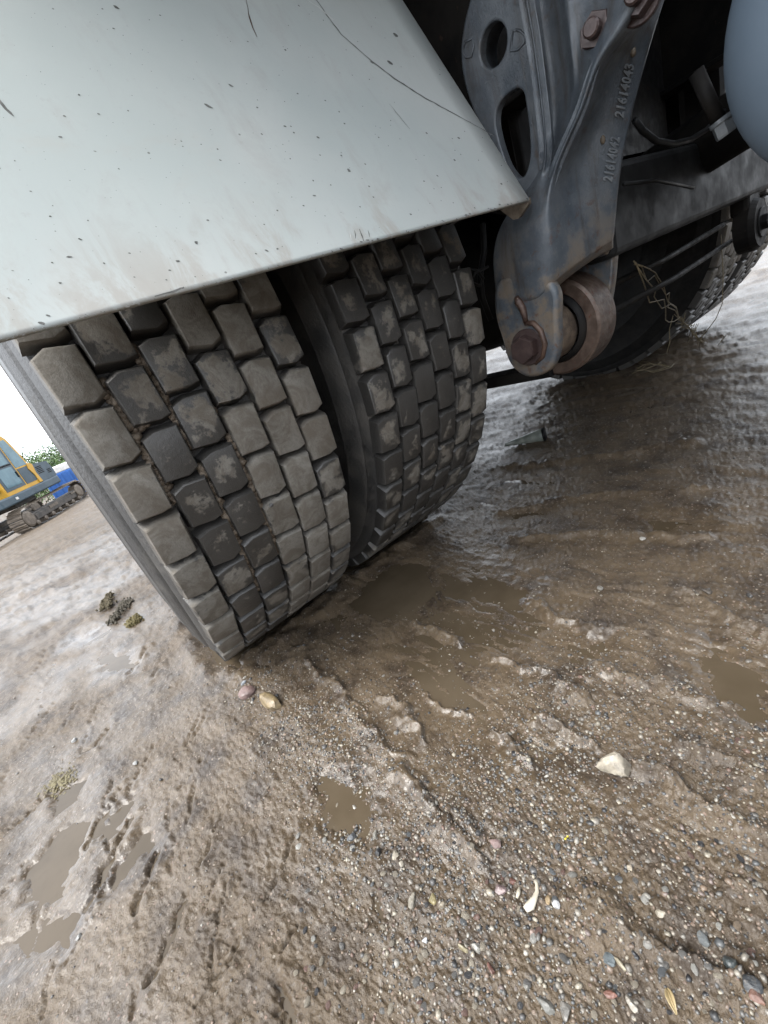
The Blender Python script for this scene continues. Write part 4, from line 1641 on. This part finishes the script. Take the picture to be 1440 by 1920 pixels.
# straw twine hanging from the cross beam to the ground
bm = bmesh.new()
A = at(1190, 492, y=-.64)
B = at(1275, 598, x=1.52)
C = at(1318, 652, x=1.86)
C.z = max(C.z, .02)
rnd = random.Random(9)
for k in range(4):
    pts = []
    for i in range(15):
        f = i / 14
        q = A.lerp(B, f / .6) if f < .6 else B.lerp(C, (f - .6) / .4)
        amp = .028 * math.sin(math.pi * min(f / .6, 1)) + .006
        q = q + Vector((rnd.uniform(-1, 1) * amp * .5, rnd.uniform(-1, 1) * amp * .3, rnd.uniform(-1, 1) * amp * .6 - .03 * math.sin(math.pi * min(f / .6, 1)) * (k % 3 - .7)))
        pts.append(q)
    tube(bm, pts, .0013, 5)
for k in range(26):
    f = rnd.random()
    q = B.lerp(C, f)
    dd = (C - B).normalized() * rnd.uniform(.05, .12) + Vector((rnd.uniform(-.04, .04), rnd.uniform(-.04, .04), rnd.uniform(-.04, .03)))
    tube(bm, [q - dd * .5, q + Vector((0, 0, rnd.uniform(-.008, .012))), q + dd * .5], .0011, 5)
for (uvs, x0) in (([(1262, 592), (1255, 618), (1256, 640), (1250, 662)], 1.5), ([(1308, 664), (1340, 655), (1352, 640), (1362, 628)], 1.86), ([(1352, 440), (1356, 520), (1354, 570), (1342, 598), (1310, 640)], 1.62)):
    tube(bm, [at(u, v, x=x0) for u, v in uvs], .0013, 5)
o = obj('twine', bm, M_TWINE)
tag(o, 'frayed straw twine hanging from the cross beam to the mud', 'twine')
bm = bmesh.new()
for k in range(7):
    u0, v0 = 1180 + rnd.uniform(-8, 30), 690 + rnd.uniform(-8, 6)
    P = [at(u0 + i * 14 * rnd.uniform(.8, 1.2), v0 - 6 * math.sin(i * 1.1 + k) - i * 2, z=.012) for i in range(5)]
    tube(bm, P, .0014, 5)
o = obj('straw', bm, M_TWINE)
tag(o, 'loose wisp of straw on the mud below the spring eye', 'straw')

# ------------------------------------------------------------------ pebbles and gravel
PAL = .50 * np.array([(.40, .36, .30), (.47, .42, .33), (.30, .27, .23), (.21, .20, .185), (.15, .145, .14), (.09, .09, .09), (.055, .055, .06), (.27, .20, .15), (.34, .25, .18), (.23, .15, .115), (.28, .22, .195), (.165, .17, .172), (.52, .49, .43)])
PROB = np.array([.11, .09, .13, .14, .11, .08, .05, .10, .07, .02, .03, .04, .03])
PROB = PROB / PROB.sum()


def ico():
    bm = bmesh.new()
    bmesh.ops.create_icosphere(bm, subdivisions=1, radius=1)
    v = np.array([p.co[:] for p in bm.verts])
    f = np.array([[q.index for q in p.verts] for p in bm.faces])
    bm.free()
    return v, f


def scatter(name, P, S, label, flat=(.45, .8), palp=None, seed=1):
    rng = np.random.default_rng(seed)
    v0, f0 = ico()
    n = len(P)
    nv, nf = len(v0), len(f0)
    V = np.repeat(v0[None], n, 0) * rng.uniform(.72, 1.2, (n, nv, 1))
    sc = np.stack([S * rng.uniform(.7, 1.3, n), S * rng.uniform(.7, 1.3, n), S * rng.uniform(*flat, n)], -1)
    V = V * sc[:, None, :]
    a = rng.uniform(0, 6.28, n)
    ca, sa = np.cos(a), np.sin(a)
    X = V[:, :, 0] * ca[:, None] - V[:, :, 1] * sa[:, None]
    Y = V[:, :, 0] * sa[:, None] + V[:, :, 1] * ca[:, None]
    V = np.stack([X, Y, V[:, :, 2]], -1) + P[:, None, :]
    F = f0[None] + (np.arange(n) * nv)[:, None, None]
    me = bpy.data.meshes.new(name)
    me.vertices.add(n * nv)
    me.vertices.foreach_set('co', V.astype(np.float32).ravel())
    me.loops.add(n * nf * 3)
    me.loops.foreach_set('vertex_index', F.astype(np.int32).ravel())
    me.polygons.add(n * nf)
    me.polygons.foreach_set('loop_start', (np.arange(n * nf) * 3).astype(np.int32))
    me.update(calc_edges=True)
    at_ = me.color_attributes.new('stone', 'FLOAT_COLOR', 'POINT')
    ci_ = rng.choice(len(PAL), n, p=PROB if palp is None else palp)
    C = PAL[ci_] * rng.uniform(.75, 1.15, (n, 1))
    C = np.concatenate([C, np.ones((n, 1))], 1)
    at_.data.foreach_set('color', np.repeat(C, nv, 0).astype(np.float32).ravel())
    me.materials.append(M_GRAV)
    o = bpy.data.objects.new(name, me)
    link(o)
    tag(o, label, kind='stuff')
    return o


def gpix(U, V):
    """photograph pixels to ground points, vectorised"""
    d = np.outer((U - 720) / FPX, np.array(CR)) - np.outer((V - 960) / FPX, np.array(CU)) + np.array(CF)
    k = -CP.z / d[:, 2]
    P = np.array(CP) + d * k[:, None]
    return P[:, 0], P[:, 1]


def make_gravel():
    rng = np.random.default_rng(5)
    N = 520000
    # candidates spread evenly over the near yard, thinned by how stony each spot is
    x = rng.uniform(-.75, 1.25, N)
    y = rng.uniform(-1.35, .35, N)
    # stony band on the ground ahead of the tyre, densest towards the near right
    g1 = np.exp(-(((x + .02) / .20) ** 2 + ((y + .93) / .26) ** 2))
    g2 = .75 * np.exp(-(((x + .085) / .085) ** 2 + ((y + .62) / .30) ** 2))
    g3 = .55 * np.exp(-(((x - .12) / .18) ** 2 + ((y + 1.0) / .2) ** 2))
    g4 = .5 * np.exp(-(((x + .11) / .06) ** 2 + ((y + .30) / .18) ** 2))
    dens = g1 + g2 + g3 + g4 + .05
    dens *= .45 + .9 * sstep(fbm(x, y, 7, 3, 131), -.3, .35)
    dens += .02 * sstep(x, -.1, .1)
    left = sstep(-.13 - x, 0, .10)
    dens *= 1 - .80 * left
    keep = rng.random(N) < np.clip(dens, 0, 1) * .55
    x, y = x[keep], y[keep]
    dens = dens[keep]
    S = rng.lognormal(math.log(.00092), .42, len(x)) * (1 + .30 * np.clip(dens, 0, 1))
    S = np.clip(S, .0007, .0038)
    z = terrain(x, y)
    under = z < -.0045
    z = np.where(under, np.maximum(z, -.0035 - S * .35), z)
    P = np.stack([x, y, z + S * .05], -1)
    scatter('gravel', P, S, 'fine mixed gravel strewn over the wet mud', seed=6)
    return len(x)


make_gravel()

# countable larger pebbles, each a thing
PCOL = [('white', (.52, .50, .45), 16), ('cream', (.44, .38, .29), 26), ('grey', (.22, .21, .195), 26), ('black', (.06, .06, .065), 14), ('reddish', (.23, .13, .10), 9), ('tan', (.30, .225, .155), 20), ('bluish', (.15, .16, .167), 9)]
ZONES = [((560, 900, 1560, 1910), 'in the gravel at the bottom middle of the photo'), ((900, 1440, 1560, 1910), 'in the gravel at the bottom right of the photo'),
         ((880, 1440, 1200, 1560), 'on the brown mud under the truck'), ((430, 780, 1260, 1560), 'on the gritty mud ahead of the outer tyre')]
PMESH = []
for s in range(6):
    rnd = random.Random(400 + s)
    bm = bmesh.new()
    bmesh.ops.create_icosphere(bm, subdivisions=2, radius=1)
    ax = [Vector((rnd.gauss(0, 1), rnd.gauss(0, 1), rnd.gauss(0, 1))).normalized() for _ in range(8)]
    of = [rnd.uniform(.6, .95) for _ in ax]
    for v in bm.verts:
        c = v.co.normalized()
        k = 1.0
        for a_, f_ in zip(ax, of):
            d_ = c.dot(a_)
            if d_ > f_:
                k = min(k, f_ / d_)
        v.co = Vector((c.x * k, c.y * k * rnd.uniform(.98, 1.02), c.z * k * .62))
    me = bpy.data.meshes.new('pebble')
    bm.to_mesh(me)
    bm.free()
    me.materials.append(M_STONE)
    PMESH.append(me)
rnd = random.Random(77)
weights = [.44, .38, .06, .12]
# landmarks a reader of the photograph can find, with the short words for them
NEAR = [('ochre yellow stone', (510, 1322)), ('big pale angular stone', (1157, 1447)), ('lone white pebble', (1206, 1014)), ('curved bone splinter', (1000, 1680)),
        ('greenish yellow pebble', (813, 1690)), ('round black pebble', (711, 1603)), ('fallen leaf', (1263, 1890)), ('brick red pebble', (923, 1822)), ('yellow petal', (1064, 1572)),
        ('flat grey-green pebble', (1027, 1890)), ('dark slate pebble', (1370, 1818)), ('terracotta pebble', (1421, 1888)), ('cream chip on the ridge', (1240, 1720)), ('bright white pebble', (800, 1767)),
        ('slender olive pebble', (872, 1782)), ('blue-grey slaty pebble', (660, 1572)), ('salmon pebble', (1003, 1756)), ('contact edge of outer tyre', (430, 1235))]
NEARP = [(n_, at(*uv_, z=0)) for n_, uv_ in NEAR]
placed = []
for cname, colr, cnt in PCOL:
    for i in range(cnt * 2):
        z_ = rnd.choices(range(4), weights)[0]
        (u0, u1, v0, v1), where = ZONES[z_]
        uv = (rnd.uniform(u0, u1), rnd.uniform(v0, v1))
        if z_ == 3 and uv[1] < 1240 + (uv[0] - 430) * .05:
            continue
        p = at(*uv, z=0)
        s = rnd.uniform(.0016, .0035)
        o = bpy.data.objects.new('pebble', rnd.choice(PMESH))
        link(o)
        zz = max(zat(p.x, p.y), -.004)
        o.location = (p.x, p.y, zz + s * .02)
        o.scale = (s * rnd.uniform(.75, 1.1), s * rnd.uniform(.8, 1.45), s * rnd.uniform(.7, 1.1))
        o.rotation_euler = (rnd.uniform(-.3, .3), rnd.uniform(-.3, .3), rnd.uniform(0, 6.28))
        k = rnd.uniform(.40, .68)
        o.color = (colr[0] * k, colr[1] * k, colr[2] * k, 1)
        q_ = min(NEARP, key=lambda e_: (e_[1] - p).length)
        placed.append((cname, q_[0], (q_[1] - p).length, o))
ORD = ['closest', 'second closest', 'third closest', 'fourth closest', 'fifth closest', 'sixth closest', 'seventh closest', 'eighth closest', 'ninth closest', 'tenth closest', 'eleventh closest', 'twelfth closest', 'thirteenth closest', 'fourteenth closest', 'fifteenth closest']
seen = {}
for cname, land, dist_, o in sorted(placed, key=lambda e_: e_[2]):
    k = seen.get((cname, land), 0)
    seen[(cname, land)] = k + 1
    tag(o, 'small %s pebble, %s such to the %s' % (cname, ORD[min(k, 14)], land), 'pebble', 'small %s pebbles in the mud' % cname)

# ------------------------------------------------------------------ excavator behind, on the falling yard
M_YEL = simple('machine_yellow', (.42, .23, .018), (.48, .28, .03), 2, (.35, .5), .05, .002, coord='Object')
M_NAVY = simple('machine_slate', (.028, .050, .066), (.045, .07, .09), 2, (.35, .55), .05, .002, coord='Object')
M_TRK = simple('track_steel', (.085, .065, .048), (.16, .13, .10), 6, (.5, .75), .4, .004, coord='Object')
M_TRKD = simple('track_dark', (.03, .026, .022), (.07, .058, .048), 6, (.5, .75), .4, .004, coord='Object')
M_GLASS = simple('cab_glass', (.06, .12, .15), (.10, .18, .21), 2, (.03, .06), 0, coord='Object')
M_PALE = simple('pale_panel', (.45, .44, .42), (.58, .57, .55), 3, (.5, .6), .05, .002, coord='Object')
M_BLUE = simple('container_blue', (.012, .075, .26), (.02, .095, .31), 2, (.4, .55), .05, .002, coord='Object')

EYAW = -math.atan2(1.6, 3.0)      # local +Y runs away from us along the tracks
ELOC = Vector((-2.62, 16.2, 0))
ELOC.z = zat(ELOC.x + .6, ELOC.y + 1.2) + .02
exc = empty('excavator', ELOC, EYAW)
tag(exc, 'yellow and slate blue tracked excavator standing beyond the left side of the tyre', 'excavator')


def track(xc, parent, wdt=.45, L=3.9, H=.72):
    r = H / 2
    # outline of the belt: straight bottom and top, half circles at the ends
    per = []
    n = 14
    for i in range(18):
        per.append((r + (L - 2 * r) * i / 18, 0.0))
    for i in range(n):
        a = -math.pi / 2 + math.pi * i / n
        per.append((L - r + r * math.cos(a), r + r * math.sin(a)))
    for i in range(18):
        f = i / 18
        per.append((L - r - (L - 2 * r) * f, H - .03 * math.sin(math.pi * f)))
    for i in range(n):
        a = math.pi / 2 + math.pi * i / n
        per.append((r + r * math.cos(a), r + r * math.sin(a)))
    bm = bmesh.new()
    A = [bm.verts.new((xc - wdt * .36, y, z)) for y, z in per]
    B = [bm.verts.new((xc + wdt * .36, y, z)) for y, z in per]
    for i in range(len(per)):
        bm.faces.new((A[i], B[i], B[(i + 1) % len(per)], A[(i + 1) % len(per)]))
    belt = obj('track_belt', bm, M_TRKD, parent)
    pm = bmesh.new()
    box(pm, (0, 0, .012), (wdt, .125, .022), None, .004, 1)
    box(pm, (0, -.04, .035), (wdt, .014, .032), None, .003, 1)
    box(pm, (0, .03, .030), (wdt, .012, .024), None, .003, 1)
    pad0 = obj('track_pad', pm, M_TRK, belt, smooth=False)
    first = True
    tot = 0
    seg = []
    for i in range(len(per)):
        p, q = Vector(per[i]), Vector(per[(i + 1) % len(per)])
        seg.append((p, q, (q - p).length))
    Lt = sum(s[2] for s in seg)
    npad = int(Lt / .145)
    for k in range(npad):
        s = k * Lt / npad
        for p, q, l in seg:
            if s <= l:
                break
            s -= l
        c = p.lerp(q, s / l)
        t = (q - p).normalized()
        nx = Vector((t.y, -t.x))       # outward
        M = Matrix(((1, 0, 0, xc), (0, t.x, nx.x, c.x), (0, t.y, nx.y, c.y), (0, 0, 0, 1)))
        if first:
            pad0.matrix_basis = M
            first = False
        else:
            inst(pad0, belt, mat4=M)
    # side frame with its guard, idler, sprocket, rollers
    bm = bmesh.new()
    box(bm, (xc, L / 2, H * .46), (wdt * .62, L - 1.1, .26), None, .03)
    box(bm, (xc + wdt * .28, L / 2, H * .40), (wdt * .16, L - 1.4, .20), None, .02)
    sf = obj('track_frame', bm, M_TRKD, parent, smooth=False)
    bm = bmesh.new()
    box(bm, (xc + wdt * .375, L * .45, H * .50), (.02, .50, .10), None, .006)
    obj('step_plate', bm, M_TRK, sf, smooth=False)
    bm = bmesh.new()
    box(bm, (xc + wdt * .375, L * .80, H * .55), (.02, .32, .07), None, .006)
    obj('step_plate', bm, M_TRK, sf, smooth=False)
    for yy, rr in ((r, r * .72), (L - r, r * .66)):
        bm = bmesh.new()
        tube(bm, [(xc - wdt * .2, yy, r), (xc + wdt * .38, yy, r), (xc + wdt * .43, yy, r)], [rr, rr, rr * .8], 26)
        obj('drive_wheel', bm, M_TRK, parent, smooth=False)
    for k in range(7):
        bm = bmesh.new()
        yy = r + .28 + k * (L - 2 * r - .5) / 6
        tube(bm, [(xc - wdt * .2, yy, .115), (xc + wdt * .34, yy, .115), (xc + wdt * .40, yy, .115)], [.085, .085, .05], 14)
        obj('track_roller', bm, M_TRK, parent, smooth=False)


track(.0, exc)
track(-1.75, exc)
# upper structure
bm = bmesh.new()
box(bm, (-.87, 1.45, .86), (1.1, 1.1, .22), None, .03)
obj('slew_ring', bm, M_TRKD, exc, smooth=False)
bm = bmesh.new()
box(bm, (-.87, 1.35, 1.06), (2.10, 3.2, .28), None, .05, 3)
obj('deck_skirt', bm, M_NAVY, exc, smooth=False)
bm = bmesh.new()
prof = [(.28, 1.20), (1.92, 1.20), (1.92, 1.42), (1.90, 1.60), (1.84, 2.05), (1.70, 2.55), (1.55, 2.70), (.34, 2.66), (.22, 2.55), (.20, 1.60)]


def extr(bm, prof, x0, x1):
    A = [bm.verts.new((x0, y, z)) for y, z in prof]
    B = [bm.verts.new((x1, y, z)) for y, z in prof]
    n = len(prof)
    bm.faces.new(list(reversed(A)))
    bm.faces.new(B)
    for i in range(n):
        bm.faces.new((A[i], A[(i + 1) % n], B[(i + 1) % n], B[i]))
    bmesh.ops.recalc_face_normals(bm, faces=bm.faces)


extr(bm, prof, -.85, .14)
cab = obj('cab', bm, M_YEL, exc, smooth=False)
cab.location.z = 1.2 * (1 - 1.22)
cab.scale = (1, 1.05, 1.22)


def cabpane(name, pr, x0, x1, mat):
    bm = bmesh.new()
    extr(bm, pr, x0, x1)
    return obj(name, bm, mat, cab, smooth=False)


cabpane('door_frame', [(.30, 1.30), (1.20, 1.30), (1.20, 2.60), (.32, 2.58)], .141, .152, M_NAVY)
cabpane('window', [(.40, 1.95), (1.10, 1.95), (1.10, 2.50), (.40, 2.50)], .153, .160, M_GLASS)
cabpane('window', [(.40, 1.38), (1.10, 1.38), (1.10, 1.86), (.40, 1.86)], .153, .160, M_GLASS)
cabpane('window', [(1.26, 1.78), (1.80, 1.78), (1.74, 2.10), (1.58, 2.54), (1.26, 2.54)], .141, .150, M_GLASS)
cabpane('side_panel', [(1.26, 1.30), (1.82, 1.30), (1.82, 1.58), (1.80, 1.74), (1.26, 1.74)], .141, .150, M_NAVY)
cabpane('roof', [(.20, 2.705), (1.60, 2.705), (1.52, 2.76), (.30, 2.75)], -.87, .16, M_YEL)
bm = bmesh.new()
for z_ in (1.92,):
    box(bm, (.166, .75, z_), (.02, .80, .03), None, .004)
box(bm, (.17, 1.12, 1.62), (.025, .05, .16), None, .006)
obj('door_handle', bm, M_DARK, cab, smooth=False)
bm = bmesh.new()
box(bm, (-.36, .190, 1.95), (.78, .012, 1.20), None, .004)
obj('windscreen', bm, M_GLASS, cab, smooth=False)
bm = bmesh.new()
extr(bm, [(1.93, 1.20), (2.95, 1.20), (2.98, 1.50), (2.90, 1.78), (2.0, 1.86), (1.93, 1.80)], -1.90, .16)
hood = obj('engine_hood', bm, M_NAVY, exc, smooth=False)
bm = bmesh.new()
extr(bm, [(1.90, 1.21), (2.06, 1.21), (2.02, 1.56), (2.10, 1.84), (2.0, 1.92), (1.86, 1.90), (1.80, 1.74), (1.90, 1.50)], -.2, .175)
obj('hood_trim', bm, M_YEL, exc, smooth=False)
for k in range(5):
    bm = bmesh.new()
    box(bm, (.163, 2.30, 1.70 - k * .055), (.012, .30, .028), None, .003)
    obj('vent_slat', bm, M_DARK, hood, smooth=False)
for k in range(3):
    bm = bmesh.new()
    box(bm, (.163, 2.72, 1.50 - k * .055), (.012, .20, .028), None, .003)
    obj('vent_slat', bm, M_DARK, hood, smooth=False)
bm = bmesh.new()
tube(bm, [(-.4, 2.3, 1.8), (-.4, 2.3, 2.15)], .05, 12)
obj('exhaust_pipe', bm, M_DARK, exc)
bm = bmesh.new()
box(bm, (.19, .45, 1.06), (.02, .12, .08), None, .01)
obj('side_lamp', bm, M_PALE, exc, smooth=False)
bm = bmesh.new()
for a_, b_, w in (((-1.25, .1, 1.3), (-1.25, -1.6, 3.2), .3), ((-1.25, -1.6, 3.2), (-1.25, -3.4, 2.6), .26)):
    a_, b_ = Vector(a_), Vector(b_)
    d_ = b_ - a_
    box(bm, (a_ + b_) / 2, (.28, d_.length + .2, w), Matrix.Rotation(math.atan2(d_.z, d_.y), 3, 'X'), .02)
obj('boom', bm, M_YEL, exc, smooth=False)
bm = bmesh.new()
a_, b_ = Vector((-1.25, -3.4, 2.8)), Vector((-1.25, -3.9, .9))
d_ = b_ - a_
box(bm, (a_ + b_) / 2, (.22, d_.length, .24), Matrix.Rotation(math.atan2(d_.z, d_.y), 3, 'X'), .02)
obj('dipper_arm', bm, M_YEL, exc, smooth=False)

# blue container and pale slab behind
def ground_thing(u, v, y):
    p = at(u, v, y=y)
    return p


pb = at(132, 905, y=27)
zb = zat(pb.x, 27)
con = empty('container', (pb.x, 27, zb))
tag(con, 'bright blue skip container half hidden behind the excavator', 'container')
bm = bmesh.new()
hB = max(1.2, at(132, 876, y=27).z - zb)
box(bm, (.10, 0, hB / 2), (1.9, 3.5, hB), None, .04)
obj('container_body', bm, M_BLUE, con, smooth=False)
for k in range(7):
    bm = bmesh.new()
    box(bm, (-.8 + k * .35, -1.77, hB / 2), (.08, .06, hB * .9), None, .01)
    obj('rib', bm, M_BLUE, con, smooth=False)
bm = bmesh.new()
box(bm, (.25, 0, hB + .16), (2.25, 3.4, .30), None, .04)
obj('cover_sheet', bm, M_PALE, con, smooth=False)

# bushes on the skyline
M_FOL = simple('bush_leaves', (.035, .075, .018), (.075, .125, .032), 2.5, (.5, .7), 0, third=((.11, .14, .05), .62))
M_STEM = simple('bush_stem', (.10, .075, .05), (.15, .12, .09), 8, (.7, .9), .2)
def bush(u, v, y, hh, ww, label, seed):
    rng = np.random.default_rng(seed)
    p = at(u, v, y=y)
    z0 = zat(p.x, y)
    b = empty('bush', (p.x, y, z0))
    tag(b, label, 'bush', 'bushes on the skyline behind the excavator')
    n = 2600
    # leaf clumps around several branch tips
    tips = np.stack([rng.normal(0, ww * .33, 22), rng.normal(0, ww * .33, 22), hh * rng.uniform(.25, .95, 22)], -1)
    c = tips[rng.integers(0, 22, n)] + rng.normal(0, 1, (n, 3)) * np.array([ww * .12, ww * .12, hh * .09])
    c[:, 2] = np.maximum(c[:, 2], .1)
    s = rng.uniform(.05, .13, n)
    d1 = rng.normal(0, 1, (n, 3))
    d1 /= np.linalg.norm(d1, axis=1)[:, None]
    d2 = np.cross(d1, rng.normal(0, 1, (n, 3)))
    d2 /= np.linalg.norm(d2, axis=1)[:, None]
    V = np.stack([c - d1 * s[:, None], c + d2 * s[:, None] * .5, c + d1 * s[:, None], c - d2 * s[:, None] * .5], 1).reshape(-1, 3)
    me = bpy.data.meshes.new('crown')
    me.from_pydata(V.tolist(), [], (np.arange(n)[:, None] * 4 + np.arange(4)).tolist())
    me.materials.append(M_FOL)
    link(bpy.data.objects.new('crown', me), b)
    bm = bmesh.new()
    for t in tips[:10]:
        tube(bm, [(0, 0, -.1), (t[0] * .4, t[1] * .4, t[2] * .5), tuple(t)], [.05, .035, .012], 6)
    obj('stem', bm, M_STEM, b)


for u, y, vt, ww, lb in ((84, 38, 842, 3.2, 'spiky small bush just right of the excavator cab'), (102, 40, 846, 4.2, 'broad green bush between cab and container'), (122, 42, 850, 4.5, 'dense green bush above the blue container'),
                         (150, 44, 868, 4.5, 'bush behind the container at the tyre edge'), (60, 44, 850, 4.5, 'bush hidden behind the excavator hood'), (20, 46, 880, 5.0, 'bush seen through the excavator cab')):
    pt = at(u, vt, y=y)
    z0 = zat(pt.x, y)
    bush(u, vt, y, max(1.6, pt.z - z0), ww, lb, int(u * 7 + 3))
